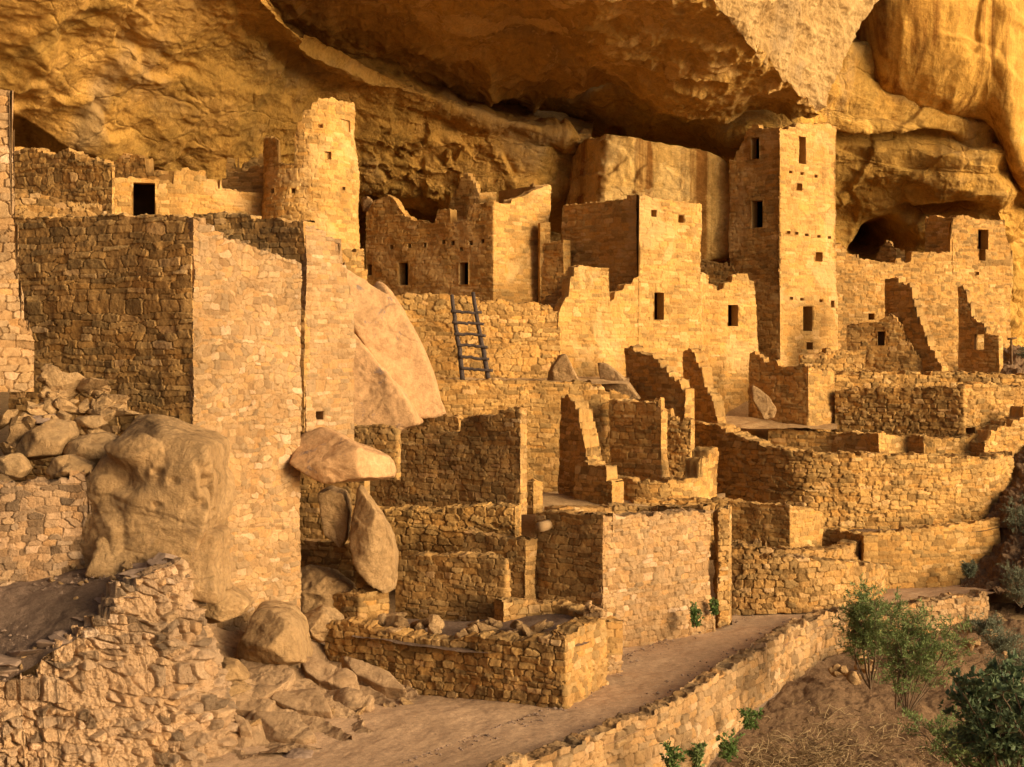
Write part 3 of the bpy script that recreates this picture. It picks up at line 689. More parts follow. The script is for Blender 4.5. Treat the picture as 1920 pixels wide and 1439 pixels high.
# ---- dark house behind the ladder
b = building('stone_house', 'long shaded house with dark windows and beam holes above the ladder', 'house', W(820, 560, 51))
masonry('wall', [(686, '-33'), (848, '-33'), (925, 49.6), (1031, '44')],
        [(686, 400), (700, 378), (725, 366), (735, 371), (748, 392), (760, 407), (775, 412), (790, 414), (800, 420), (815, 419), (817, 412), (820, 393), (845, 392), (846, 417), (858, 421), (864, 416), (868, 414), (878, 413), (880, 388), (890, 383), (925, 379), (958, 382), (960, 372), (985, 368), (1000, 356), (1028, 348), (1031, 349)],
        [(686, 580), (1031, 580)], style='fine', mat=M_plas, parent=b, thick=.4, jag=.015, tail=[(-1.6, 1.9)],
        openings=[(748, 765, 493, 535, dict(lintel='lintel', wood=1)), (860, 878, 492, 534, dict(sill='sill')), (688, 697, 496, 517)] + [(x, x + 6, y, y + 8, dict(name='beam_hole', depth=.4)) for x, y in ((731, 460), (765, 457), (794, 456), (829, 450), (846, 452), (862, 464), (880, 452), (902, 449))])
masonry('back_wall', [(840, '-30'), (900, 53.6), (931, '30')], [(840, 392), (868, 326), (880, 328), (898, 362), (930, 360)], [(840, 470), (931, 470)], style='plas', mat=M_plas, parent=b, thick=.4, jag=.02)
masonry('back_wall', [(956, 53.4), (1029, '30')], [(956, 378), (975, 370), (978, 362), (990, 357), (1000, 348), (1028, 347)], [(956, 480), (1029, 480)], style='fine', mat=M_plas, parent=b, thick=.4, jag=.02)
masonry('side_wall', [(1013, 50.6), (1032, '10')], [(1013, 418), (1032, 418)], [(1013, 570), (1032, 455)], style='fine', mat=M_plas, parent=b, thick=.4, jag=.02)
rock('boulder', 'small pale rock wedged in the gap right of the round tower', 'rock', [(677, 372), (694, 365), (700, 380), (692, 398), (680, 396)], 53.2, .6, sub=4)
# ---- retaining wall with ladder
swall('rough retaining wall of coarse rubble behind the ladder', [(660, 45.6), (890, '8'), (1052, '12')], [(660, 548), (722, 553), (790, 551), (900, 556), (905, 563), (1010, 567), (1036, 575), (1052, 590)], [(660, 760), (1066, 760)], name='retaining_wall', style='ru', thick=.7, scale=1.1, jag=.04, batter=.05)
# ladder
def tube(bm_pts, r0, r1, seg=10, seed=0):
    P = np.asarray(bm_pts, float); n = len(P); T = np.gradient(P, axis=0); T /= np.linalg.norm(T, axis=1)[:, None]
    up = np.array([0, 0, 1.]) if abs(T[0][2]) < .8 else np.array([1., 0, 0])
    A_ = np.cross(T, up); A_ /= np.linalg.norm(A_, axis=1)[:, None]; B_ = np.cross(T, A_)
    an = np.linspace(0, 2 * np.pi, seg, endpoint=False); r = np.linspace(r0, r1, n)
    V = P[:, None] + r[:, None, None] * (np.cos(an)[None, :, None] * A_[:, None] + np.sin(an)[None, :, None] * B_[:, None])
    idx = np.arange(n * seg).reshape(n, seg); q = np.stack([idx[:-1], np.roll(idx[:-1], -1, 1), np.roll(idx[1:], -1, 1), idx[1:]], -1).reshape(-1, 4)
    caps_ = np.array([idx[0][::-1], idx[-1]])
    return V.reshape(-1, 3), q, caps_
def wig(a, b_, n, amp, seed):
    rng = np.random.RandomState(seed); t = np.linspace(0, 1, n)[:, None]; P = a * (1 - t) + b_ * t
    return P + amp * np.sin(t * np.pi) * rng.normal(0, 1, (n, 3)) + amp * np.sin(t * 5 + seed)
b = tag(empty('ladder', W(893, 712, 44.7)), 'dark wooden pole ladder leaning on the rough retaining wall', 'ladder')
for i, (p, q) in enumerate((((867, 712, 44.6), (848, 553, 45.75)), ((915, 712, 44.7), (887, 549, 45.8)))):
    V, Q, Cp = tube(wig(W(*p), W(*q), 24, .012, i), .085, .066); mk('rail', V, [Q, Cp], M_wood, parent=b)
for i, (a, q) in enumerate((((845, 584), (903, 587)), ((848, 604), (907, 609)), ((852, 626), (911, 630)), ((857, 647), (915, 651)), ((861, 670), (918, 673)), ((862, 691), (924, 695)))):
    dl = 44.5 + (712 - (a[1] + 2)) / 160 * 1.15
    V, Q, Cp = tube(wig(W(a[0], a[1], dl), W(q[0], q[1], dl + .05), 14, .012, i + 9), .055, .048); mk('rung', V, [Q, Cp], M_wood, parent=b)
# ---- square house with the long lit facade
b = building('stone_house', 'big square roofless house with two small square windows near its top', 'house', W(1200, 760, 49))
masonry('wall', [(1046, 46.9), (1196, '31'), (1197, '-40'), (1315, '32'), (1317, '78'), (1424, '29')],
        [(1046, 590), (1058, 560), (1066, 555), (1067, 520), (1074, 520), (1075, 504), (1088, 499), (1141, 504), (1142, 568), (1150, 562), (1151, 547), (1165, 545), (1172, 532), (1184, 530), (1186, 522), (1197, 519), (1197.5, 367), (1230, 372), (1292, 381), (1314, 382), (1315, 514), (1329, 516), (1330, 534), (1343, 536), (1345, 545), (1358, 540), (1360, 531), (1373, 528), (1375, 516), (1404, 513), (1406, 526), (1415, 528), (1418, 600), (1424, 660)],
        [(1046, 790), (1424, 820)], style='fine', mat=M_plas, parent=b, thick=.4, jag=.012,
        openings=[(1221, 1231, 394, 407), (1271, 1281, 404, 418), (1227, 1245, 549, 600, dict(name='doorway', sill='sill', lintel='lintel')), (1365, 1384, 572, 612, dict(lintel='lintel', wood=1))])
masonry('side_wall', [(1055, '-40'), (1195, 48.95)], [(1055, 386), (1120, 379), (1176, 374), (1177, 367), (1196, 366)], [(1055, 620), (1196, 620)], style='fine', mat=M_plas, parent=b, thick=.4, jag=.008, caps=(1, 0))
masonry('side_wall', [(1017, '-36'), (1058, 50.2)], [(1017, 458), (1040, 455), (1056, 449)], [(1017, 600), (1058, 600)], style='fine', mat=M_plas, parent=b, thick=.4, jag=.02)
swall('dark stepped wall end left of the big square house', [(1016, '-30'), (1068, 48.6)], [(1016, 565), (1040, 545), (1050, 520), (1064, 512), (1068, 500)], [(1016, 620), (1068, 620)], style='co', thick=.5)
swall('dark inner wall between the square house and the square tower', [(1312, '-30'), (1392, 54.2)], [(1312, 487), (1330, 490), (1345, 492), (1365, 495), (1380, 512), (1392, 520)], [(1312, 620), (1392, 620)], style='co', thick=.4)
swall('small lit wall piece with a tiny hole left of the square tower', [(1312, 57), (1378, '10')], [(1312, 446), (1322, 450), (1326, 462), (1340, 466), (1378, 470)], [(1312, 560), (1378, 560)], style='co', thick=.4, openings=[(1363, 1367, 478, 486, dict(depth=.38, name='beam_hole'))])
# ---- square tower
b = building('square_tower', 'tallest square stone tower of four storeys reaching up to the overhang', 'tower', W(1463, 690, 53))
masonry('wall', [(1366, '-40'), (1463, 53.0), (1571, '36')],
        [(1366, 302), (1385, 275), (1402, 245), (1413, 229), (1418, 233), (1424, 241), (1463, 240), (1478, 243), (1484, 239), (1500, 233), (1528, 230), (1557, 233), (1571, 238)],
        [(1366, 730), (1571, 730)], style='plas', mat=M_plas, parent=b, thick=.45, jag=.02, batter=.012, tail=[(-1.9, 2.2), (-3.6, .6)],
        openings=[(1405, 1421, 257, 298, dict(sill='sill', lintel='lintel', wood=1)), (1407, 1428, 376, 427, dict(sill='sill', lintel='lintel', name='window')), (1501, 1515, 256, 307, dict(lintel='lintel', wood=1)), (1498, 1508, 344, 357, dict(depth=.7)), (1532, 1545, 473, 490, dict(depth=.7)), (1507, 1524, 575, 621, dict(name='doorway', lintel='lintel')), (1513, 1525, 642, 656, dict(depth=.7)), (1559, 1566, 564, 577, dict(depth=.5))]
        + [(x, x + 6, y, y + 5, dict(name='beam_hole', depth=.35)) for x, y in ((1479, 433), (1494, 435), (1512, 438), (1535, 441), (1555, 443), (1483, 320), (1504, 323), (1530, 328), (1483, 557), (1502, 559), (1537, 562))])
for x, y in ((1405, 325), (1420, 323)):
    P0 = W(x, y, 54.9); V, Q, Cp = tube([P0 + np.array([.12, .3, 0]), P0 + np.array([-.07, -.16, 0])], .07, .06, 8); mk('beam_end', V, [Q, Cp], M_oldwood, parent=b)
# ---- right-hand houses
b = building('stone_house', 'long lit ruin right of the square tower with a T-shaped window at its end', 'house', W(1720, 700, 55.5))
masonry('wall', [(1566, 55.0), (1790, '14'), (1896, '22')],
        [(1560, 455), (1585, 462), (1592, 476), (1605, 477), (1607, 483), (1640, 488), (1650, 491), (1675, 494), (1676, 486), (1690, 488), (1692, 494), (1706, 492), (1710, 478), (1716, 472), (1760, 475), (1785, 474), (1787, 408), (1800, 404), (1815, 407), (1850, 412), (1878, 414), (1882, 416), (1892, 470), (1896, 500)],
        [(1560, 720), (1896, 720)], style='co', mat=M_or, parent=b, thick=.45, jag=.02, tail=[(-.4, 2.2)],
        openings=[(1834, 1853, 431, 468, dict(name='window')), (1836, 1848, 468, 489, dict(name='window')), (1628, 1640, 588, 600, dict(depth=.5, name='beam_hole')), (1831, 1836, 510, 516, dict(depth=.4, name='beam_hole'))])
masonry('side_wall', [(1733, '-42'), (1787, 56.3)], [(1733, 430), (1738, 412), (1742, 404), (1757, 406), (1787, 408)], [(1733, 520), (1787, 520)], style='co', mat=M_or, parent=b, thick=.4, jag=.02)
swall('small dark gable-shaped wall in the cave mouth behind the right ruin', [(1632, '-35'), (1681, 58.6), (1697, '35')], [(1632, 495), (1650, 470), (1666, 452), (1672, 458), (1681, 468), (1697, 472)], [(1632, 540), (1697, 540)], style='co', thick=.4)
swall('tall dark buttress wall with a stepped edge against the right ruin', [(1659, '-52'), (1765, 50.6)], [(1659, 524), (1680, 523), (1694, 531), (1706, 538), (1709, 560), (1716, 580), (1722, 605), (1732, 625), (1740, 650), (1752, 664), (1765, 694)], [(1659, 720), (1765, 720)], style='co', thick=.42, jag=.03)
swall('dark front room wall with a niche below the stepped buttress', [(1588, '-22'), (1690, 51.4), (1748, '-14')], [(1588, 612), (1592, 610), (1634, 607), (1640, 600), (1660, 596), (1668, 590), (1676, 593), (1690, 615), (1700, 635), (1712, 655), (1725, 672), (1748, 694)], [(1588, 720), (1748, 720)], style='co', mat=M_or, thick=.42, jag=.03,
      openings=[(1645, 1659, 622, 648, dict(name='niche', depth=.3))])
swall('dark wall with a see-through window before the right end of the ruin', [(1796, '-38'), (1874, 52.6)], [(1796, 540), (1806, 536), (1814, 552), (1818, 575), (1824, 600), (1846, 602), (1848, 625), (1874, 630)], [(1796, 720), (1874, 720)], style='co', thick=.42, jag=.025, openings=[(1826, 1845, 627, 656, dict(through=1))])
# wooden post with a cross bar at the right edge
b = tag(empty('wooden_post', W(1897, 690, 53.5)), 'thin wooden post with a short cross bar at the right end of the ruins', 'post')
V, Q, Cp = tube([W(1897, 695, 53.5), W(1896, 634, 53.5)], .05, .045, 8); mk('pole', V, [Q, Cp], M_oldwood, parent=b)
V, Q, Cp = tube([W(1889, 636, 53.4), W(1906, 634, 53.4)], .04, .04, 8); mk('cross_bar', V, [Q, Cp], M_oldwood, parent=b)
# ---- middle terraces
swall('long lit terrace wall below the ladder', [(798, 42.6), (1060, '6'), (1180, '6')], [(798, 716), (900, 713), (1060, 716), (1100, 718), (1125, 728), (1160, 740)], [(798, 960), (1180, 960)], name='terrace_wall', style='co', thick=.6, jag=.03, scale=1.1)
rock('rock_slab', 'flat brown rock slab leaning on the lit wall right of the ladder', 'rock', [(1025, 720), (1032, 690), (1050, 668), (1060, 666), (1072, 685), (1090, 722)], 44.6, .35, dv=.004, sub=5, cuts=2)
rock('rock_slab', 'pointed rock slab tilted against the facade below the square house', 'rock', [(1121, 681), (1140, 684), (1165, 705), (1200, 748), (1175, 756), (1150, 748), (1128, 712)], 45.6, .5, du=-.006, sub=5, cuts=3)
swall('dark stepped wall running down from the facade, nearest the tilted slab', [(1174, '-50'), (1285, 44.6)], [(1174, 652), (1190, 650), (1192, 660), (1204, 664), (1218, 668), (1232, 675), (1236, 690), (1250, 694), (1254, 705), (1268, 713), (1276, 715), (1285, 745)], [(1174, 800), (1285, 800)], style='co', thick=.42, jag=.025)
swall('dark stepped wall running down from the facade, next to the terrace', [(1282, '-55'), (1343, 46.0)], [(1282, 660), (1288, 654), (1303, 657), (1306, 672), (1314, 690), (1318, 715), (1326, 735), (1336, 755), (1343, 788)], [(1282, 810), (1343, 810)], style='co', thick=.45, jag=.03)
b = building('stone_room', 'small square room corner below the square tower, dark left face and lit right face', 'room', W(1515, 800, 48.6))
masonry('wall', [(1404, '-38'), (1516, 48.6), (1567, '36')], [(1404, 664), (1412, 660), (1424, 666), (1436, 680), (1455, 676), (1464, 688), (1516, 686), (1530, 690), (1567, 698)], [(1404, 800), (1567, 815)], style='co', parent=b, thick=.42, jag=.025)
rock('boulder', 'smooth narrow rock leaning against the dark room wall under the square tower', 'rock', [(1402, 735), (1412, 723), (1424, 730), (1440, 745), (1454, 768), (1452, 783), (1432, 786), (1418, 765)], 47.2, .6, sub=5, cuts=3)
swall('low wall stretch of loose courses at the foot of the square tower', [(1500, '-8'), (1545, 50.6), (1622, '6')], [(1500, 668), (1505, 662), (1545, 664), (1548, 658), (1600, 660), (1622, 655)], [(1500, 720), (1622, 720)], style='ru', thick=.5, jag=.04)
b = building('stone_room', 'wide square room on the right terrace with a brown front and a lit right side', 'room', W(1805, 815, 47.5))
masonry('wall', [(1566, '-24'), (1806, 47.4), (1935, '24')], [(1566, 735), (1600, 727), (1700, 728), (1798, 727), (1806, 724), (1840, 716), (1935, 730)], [(1566, 840), (1806, 840), (1935, 860)], style='dry', parent=b, thick=.45, jag=.02,
        openings=[(1811, 1828, 802, 815, dict(depth=.5, name='vent_hole'))], scale=1.1)
masonry('back_wall', [(1564, 50.2), (1940, '4')], [(1564, 704), (1600, 697), (1700, 699), (1800, 698), (1940, 703)], [(1564, 800), (1940, 800)], style='dry', parent=b, thick=.5, jag=.04, scale=1.1)
# kiva ring on the right
b = building('kiva', 'large round sunken kiva with a long curved front wall on the right', 'kiva', W(1600, 990, 44))
masonry('wall', [(1245, 47.4), (1300, 46.4), (1365, 44.9), (1430, 43.7), (1500, 42.9), (1580, 42.7), (1680, 42.9), (1780, 43.5), (1850, 44.4), (1900, 45.8)],
        [(1245, 790), (1290, 792), (1345, 797), (1380, 815), (1420, 830), (1490, 846), (1560, 850), (1700, 854), (1850, 858), (1900, 850)],
        [(1245, 930), (1350, 960), (1500, 1005), (1700, 1000), (1900, 975)], style='dry', parent=b, smooth=True, thick=.6, jag=.035, scale=1.05)
masonry('inner_wall', [(1440, 48.4), (1560, 47.8), (1648, 46.6)], [(1440, 800), (1530, 812), (1600, 812), (1648, 815)], [(1440, 870), (1648, 870)], style='co', parent=b, thick=.5, jag=.03)
masonry('inner_wall', [(1650, 46.4), (1700, '30'), (1732, '-55'), (1860, '10')], [(1650, 815), (1690, 818), (1734, 818), (1760, 822), (1860, 815)], [(1650, 870), (1860, 870)], style='co', parent=b, thick=.5, jag=.035)
swall('broken pier of stones beside the vent hole right of the kiva', [(1845, 46.2), (1925, '30')], [(1845, 830), (1856, 815), (1880, 800), (1925, 770)], [(1845, 960), (1925, 930)], style='dry', thick=.6, jag=.06)
# rooms in the centre
swall('dark leaning wall fragment with a ragged lit edge in the middle terrace', [(1050, '-60'), (1118, 38.9)], [(1050, 752), (1062, 742), (1068, 752), (1084, 765), (1086, 790), (1092, 815), (1096, 840), (1100, 868), (1118, 872)], [(1046, 960), (1118, 960)], style='co', thick=.5, jag=.03)
swall('lower ragged dark wall end in front of the leaning fragment', [(1078, '-45'), (1149, 38.2)], [(1078, 872), (1100, 870), (1136, 872), (1139, 890), (1149, 905)], [(1078, 965), (1149, 965)], style='co', thick=.45, jag=.04)
swall('dark room wall with a narrow bright end, centre of the middle terrace', [(1144, '-36'), (1240, 41.6), (1253, '55')], [(1144, 752), (1230, 756), (1238, 770), (1253, 772)], [(1144, 920), (1253, 920)], style='fine', thick=.4, jag=.02)
swall('stepped pile of courses joining the dark room wall to the kiva wall', [(1225, '-20'), (1295, 43.2)], [(1225, 752), (1238, 748), (1240, 766), (1262, 770), (1264, 780), (1295, 790)], [(1225, 930), (1295, 930)], style='dry', thick=.5, jag=.04)
swall('curved lit front wall of the little middle room', [(1142, 39.6), (1200, 39.0), (1270, 39.1), (1318, 39.9), (1345, 41.0)], [(1142, 893), (1200, 902), (1250, 902), (1290, 897), (1312, 893), (1314, 858), (1326, 856), (1328, 842), (1345, 840)], [(1142, 985), (1345, 985)], smooth=True, style='co', mat=M_or, thick=.45, jag=.02)
swall('long low terrace wall of big blocks in front of the little middle room', [(1150, 38.4), (1290, '2'), (1366, '4')], [(1150, 965), (1190, 938), (1290, 938), (1366, 940)], [(1150, 1050), (1366, 1050)], style='dry', thick=.6, jag=.02, scale=1.2)
b = building('stone_room', 'square pit room with a dark face and lit right corner, centre right', 'room', W(1480, 1040, 39.5))
masonry('wall', [(1340, '-30'), (1481, 39.3), (1545, '40')], [(1340, 938), (1365, 940), (1420, 946), (1481, 948), (1500, 950), (1545, 962)], [(1340, 1060), (1545, 1060)], style='co', parent=b, thick=.45, jag=.02)
# lower round kiva by the path
b = building('kiva', 'small round kiva beside the path with a low curved double wall', 'kiva', W(1520, 1130, 39))
masonry('wall', [(1345, 37.2), (1420, 36.9), (1500, 37.1), (1580, 37.8), (1630, 38.8), (1665, 40.4)], [(1345, 1022), (1420, 1028), (1430, 1044), (1500, 1046), (1580, 1054), (1630, 1056), (1665, 1060)], [(1345, 1155), (1500, 1150), (1665, 1120)], style='dry', mat=M_tan, parent=b, smooth=True, thick=.5, jag=.03, scale=1.15)
masonry('rim_wall', [(1350, 38.2), (1430, 37.9), (1510, 38.2), (1580, 38.9), (1618, 40.2)], [(1350, 1015), (1400, 1018), (1432, 1020), (1434, 1028), (1510, 1032), (1560, 1034), (1590, 1026), (1618, 1012)], [(1350, 1090), (1618, 1090)], style='dry', mat=M_tan, parent=b, smooth=True, thick=.5, jag=.03, scale=1.15)
masonry('inner_wall', [(1505, 41.2), (1560, 41.0), (1600, 40.3), (1622, 39.6)], [(1505, 995), (1540, 992), (1600, 1000), (1622, 1005)], [(1505, 1080), (1622, 1080)], style='co', mat=M_or, parent=b, smooth=True, thick=.4, jag=.03)
swall('long lit retaining wall beyond the lower kiva at the end of the path', [(1610, 41.0), (1750, 41.6), (1885, 42.6)], [(1610, 1004), (1700, 996), (1800, 986), (1885, 974)], [(1610, 1125), (1885, 1120)], name='retaining_wall', style='co', mat=M_or, smooth=True, thick=.5, jag=.025, batter=.1)
# ---- the bright room by the path
b = building('stone_room', 'high bright room by the path with a shaded left face and a round kiva opening on top', 'room', W(1130, 1200, 32.3))
masonry('wall', [(1004, '-34'), (1130, 32.3)], [(1004, 962), (1030, 960), (1130, 968)], [(1004, 1180), (1130, 1230)], style='plas', mat=M_tan, parent=b, thick=.5, jag=.02, caps=(1, 0))
masonry('wall', [(1130, 32.3), (1230, '42'), (1336, '42')], [(1130, 967), (1150, 970), (1250, 966), (1336, 958)], [(1130, 1240), (1250, 1225), (1336, 1200)], style='dry', mat=M_pale, parent=b, thick=.6, jag=.02, scale=.95, batter=.02)
masonry('buttress', [(1336, 35.6), (1345, 35.0), (1368, '20')], [(1336, 958), (1368, 954)], [(1336, 1180), (1368, 1170)], style='dry', mat=M_tan, parent=b, thick=.5, jag=.02, batter=.02)
masonry('kiva_rim', [(1050, 35.4), (1120, 36.6), (1200, 37.0), (1260, 36.6), (1320, 36.2)], [(1050, 953), (1150, 950), (1240, 950), (1290, 952), (1320, 953)], [(1050, 1010), (1320, 1010)], style='dry', mat=M_tan, parent=b, smooth=True, thick=.5, jag=.03)
# ---- centre-left walls
swall('broad shaded wall with a bright narrow end in the middle of the ruins', [(688, '-30'), (976, 35.4), (989, '58')], [(688, 830), (745, 832), (790, 836), (810, 834), (812, 818), (835, 812), (860, 812), (862, 786), (900, 778), (930, 780), (948, 768), (976, 765), (989, 768)], [(688, 965), (989, 965)], style='co', mat=M_tan, thick=.45, jag=.02)
swall('dark wall seen behind the notch of the broad shaded wall', [(728, '-18'), (860, 38.6)], [(728, 788), (740, 780), (856, 778), (860, 786)], [(728, 870), (860, 870)], style='co', mat=M_tan, thick=.4, jag=.02)
swall('little shaded block of wall left of the notch', [(600, '-16'), (744, 35.0), (750, '60')], [(600, 795), (640, 798), (700, 800), (744, 806), (750, 808)], [(600, 900), (750, 900)], style='co', mat=M_tan, thick=.45, jag=.02)
swall('low ledge of rough stones under the broad shaded wall', [(680, '-14'), (965, 34.4)], [(680, 955), (760, 958), (900, 950), (965, 948)], [(680, 1080), (965, 1080)], style='ru', mat=M_or, thick=.8, jag=.03, scale=1.2)
swall('corner wall with a flat top left of the bright room', [(868, '-26'), (986, 32.9), (1006, '45')], [(868, 1000), (900, 1003), (986, 1014), (1006, 1010)], [(868, 1160), (1006, 1160)], style='co', mat=M_tan, thick=.5, jag=.015)
swall('short upright pier in front of the lit terrace floor', [(983, 36.4), (1000, '-30'), (1020, '30')], [(983, 905), (1000, 902), (1020, 906)], [(983, 965), (1020, 965)], style='co', thick=.5, jag=.03)
swall('free-standing shaded wall with a pale capped top behind the rubble room', [(740, '-20'), (948, 31.4), (953, '60')], [(740, 1052), (770, 1044), (850, 1040), (900, 1044), (948, 1048), (953, 1048)], [(740, 1200), (953, 1200)], style='co', mat=M_tan, thick=.55, jag=.012)
b = building('stone_room', 'front room with broken walls filled with rubble at the edge of the path', 'room', W(1060, 1330, 27.2))
masonry('wall', [(610, '-24'), (1060, 27.2), (1135, '66')], [(610, 1170), (660, 1168), (700, 1178), (760, 1192), (830, 1204), (890, 1196), (960, 1200), (1000, 1196), (1060, 1200), (1072, 1192), (1100, 1172), (1135, 1160)], [(610, 1300), (780, 1340), (1060, 1350), (1135, 1290)], style='dry', mat=M_tan, parent=b, thick=.5, jag=.025, scale=.95)
masonry('ring_wall', [(945, 30.7), (1000, 31.0), (1060, 30.9), (1105, 30.2), (1125, 29.4)], [(945, 1128), (1000, 1130), (1060, 1140), (1100, 1152), (1125, 1165)], [(945, 1230), (1125, 1230)], style='co', mat=M_tan, parent=b, smooth=True, thick=.5, jag=.03)
swall('ragged pier of stones between the front rubble room and the bright room', [(1095, '-20'), (1128, 29.9), (1168, '50')], [(1095, 1150), (1110, 1140), (1128, 1145), (1150, 1150), (1168, 1158)], [(1095, 1260), (1168, 1270)], style='dry', mat=M_pale, thick=.6, jag=.06)
terrace('rubble_floor', [[(660, 1196, 28.9), (860, 1222, 27.9), (1060, 1218, 27.6), (1110, 1200, 28.6)], [(660, 1150, 31.4), (860, 1166, 31.2), (1000, 1150, 31.2), (1120, 1150, 30.8)]], M_dirt)
# low walls by the boulders
swall('plain shaded wall in the hollow under the perched slab', [(530, '-12'), (684, 33.0)], [(530, 880), (684, 890)], [(530, 1040), (684, 1040)], style='plas', mat=M_tan, thick=.4, jag=.0)
swall('smooth low shaded wall below the hollow of the perched slab', [(528, '-22'), (700, 32.0)], [(528, 1012), (600, 1016), (650, 1022), (700, 1026)], [(528, 1130), (700, 1130)], style='plas', mat=M_tan, thick=.4, jag=.015)
swall('stub of wall with a lit right side under the perched slab', [(590, '-25'), (674, 30.6), (728, '40')], [(590, 1118), (640, 1112), (674, 1112), (700, 1108), (728, 1100)], [(590, 1200), (728, 1200)], style='co', mat=M_tan, thick=.5, jag=.02)
# front-left rubble terrace wall and the low wall behind
swall('massive sloping rubble terrace wall in the left foreground', [(-420, 21.6), (-80, 21.9), (0, 22.4), (140, 23.0), (250, 23.8), (346, 24.7), (356, 25.6)], [(-420, 1400), (-80, 1330), (0, 1290), (60, 1262), (100, 1215), (150, 1195), (200, 1140), (250, 1085), (300, 1062), (346, 1050), (352, 1052)],
      -1.2, name='terrace_wall', style='chunk', mat=M_chunk, smooth=True, thick=.25, batter=.26, topref=True, jag=.06, scale=.82, caps=(0, 1), res=1.6)
swall('low rubble wall behind the dark soil terrace at left', [(-420, 23.8), (60, 25.2), (176, '18')], [(-420, 915), (-60, 905), (60, 908), (110, 905), (140, 890), (160, 885), (166, 905), (172, 1010), (176, 1030)], [(-60, 1110), (176, 1090)], style='ru', mat=M_chunk, thick=.6, jag=.03, scale=.85, batter=.08)
# path edge wall
swall('long curving knee wall of stacked stones edging the path', WL, [(930, 1460), (1000, 1428), (1100, 1393), (1200, 1350), (1300, 1308), (1350, 1272), (1420, 1228), (1480, 1190), (1540, 1154), (1630, 1140), (1720, 1132), (1800, 1118), (1858, 1112)],
      [(930, 1700), (1000, 1660), (1300, 1460), (1420, 1330), (1540, 1250), (1720, 1220), (1858, 1180)], name='path_wall', style='dry', mat=M_path_wall, smooth=True, thick=.45, jag=.035, scale=1.1, batter=.06)

# ================================================================== BOULDERS
def tafoni(V, rad):
    band = V[:, 2] + .12 * (V[:, 0] + 6.6) + .15 * fbm(V * .8, 3, 91); fr_ = rad[:, 1] < .15
    zone = sstep(4.0, 4.2, band) * (1 - sstep(4.75, 5.0, band)) * fr_ * sstep(-6.9, -6.3, V[:, 0])
    small = sstep(.15, .30, fbm(V * np.array([3.6, 3.6, 4.5]), 2, 93)) * sstep(-.3, .2, fbm(V * 1.1, 2, 97))
    rec = sstep(4.3, 4.7, band) * (1 - sstep(5.0, 5.06, band)) * sstep(-.1, .25, fbm(V * .8 + 9, 2, 90)) * fr_
    V = V - rad * (.16 * small * zone + .20 * rec)[:, None]
    return V + rad * (.8 * slabs(V * 1.3, 98) + .05 * fbm(V * np.array([1.2, 1.2, 5]), 4, 99, .6) * (1 - sstep(3.9, 4.2, band)))[:, None]
rock('boulder', 'huge honeycomb-weathered boulder in front of the tall left wall', 'boulder', [(158, 1000), (165, 890), (200, 830), (225, 785), (300, 788), (430, 838), (438, 870), (412, 960), (412, 1110), (300, 1085), (180, 1060)], 26.2, 2.2, sub=7, k=34, amp=.025, cuts=2, seed=4, extra=tafoni, planes=(((.25, .85, .5), -.80), ((.5, .1, .9), -.85)))
rock('boulder', 'layered sloping ledge of rock at the base of the honeycomb boulder', 'boulder', [(158, 1015), (225, 985), (330, 978), (414, 1000), (420, 1118), (300, 1095), (176, 1066)], 25.75, 1.6, sub=6, seed=14, amp=.05, cuts=2, k=34, planes=(((.1, .9, .45), -.72),))
for i, (lab, ol, d, th) in enumerate((
        ('pointed tan boulder leaning among the rubble at left', [(22, 850), (60, 810), (95, 788), (128, 792), (138, 815), (120, 850), (50, 866)], 26.6, .9),
        ('rounded boulder against the honeycomb boulder', [(120, 850), (150, 818), (195, 812), (225, 828), (205, 865), (170, 872), (130, 868)], 26.5, .9),
        ('squarish boulder above the low rubble wall', [(85, 895), (92, 862), (130, 855), (172, 872), (175, 890), (140, 905)], 25.9, .8),
        ('small blocky boulder at the left edge above the low wall', [(-10, 890), (0, 858), (30, 854), (50, 880), (40, 895)], 25.8, .6),
        ('flat-topped stone lying on the rubble slope at left', [(133, 795), (145, 782), (185, 780), (197, 795), (185, 803)], 27.2, .6),
        ('dark wedge stone above the pointed boulder', [(48, 790), (60, 778), (96, 777), (106, 784), (90, 800), (56, 800)], 27.1, .6))):
    rock('boulder', lab, 'boulder', ol, d, th, mat=M_dirtstone if 'dark' in lab else None, sub=5, seed=20 + i, amp=.03, k=34, planes=(((-.2, .8, .5), -.65), ((.6, .3, .8), -.72)))
rock('rock_slab', 'broad tilted slab perched on two upright rocks left of centre', 'boulder', [(547, 868), (556, 820), (568, 800), (600, 804), (726, 858), (737, 880), (736, 904), (640, 910), (590, 896)], 30.4, 1.1, mat=M_pink, sub=6, seed=5, amp=.025, cuts=2, k=36, planes=(((.25, .8, .55), .33), ((.1, -.45, .9), .52), ((-.7, .1, .7), .7)))
rock('boulder', 'narrow upright rock holding up the left of the perched slab', 'boulder', [(600, 925), (620, 915), (648, 922), (658, 960), (652, 1010), (640, 1026), (612, 1000)], 31.6, .8, sub=6, seed=6, cuts=0)
rock('boulder', 'long curved upright rock holding up the right of the perched slab', 'boulder', [(648, 915), (676, 912), (702, 945), (727, 985), (743, 1040), (740, 1105), (724, 1112), (690, 1088), (668, 1060), (652, 1000)], 31.1, 1.1, sub=6, seed=7, cuts=1, planes=(((.5, .2, .85), -.8), ((-.6, 0, .8), -.8)))
rock('rock_slab', 'giant pinkish fallen slab leaning below the round tower', 'boulder', [(640, 500), (690, 528), (728, 560), (765, 625), (828, 776), (770, 783), (735, 745), (645, 600)], 38.6, 1.0, mat=M_pink, sub=6, seed=8, amp=.05, cuts=1, k=34, du=.006)
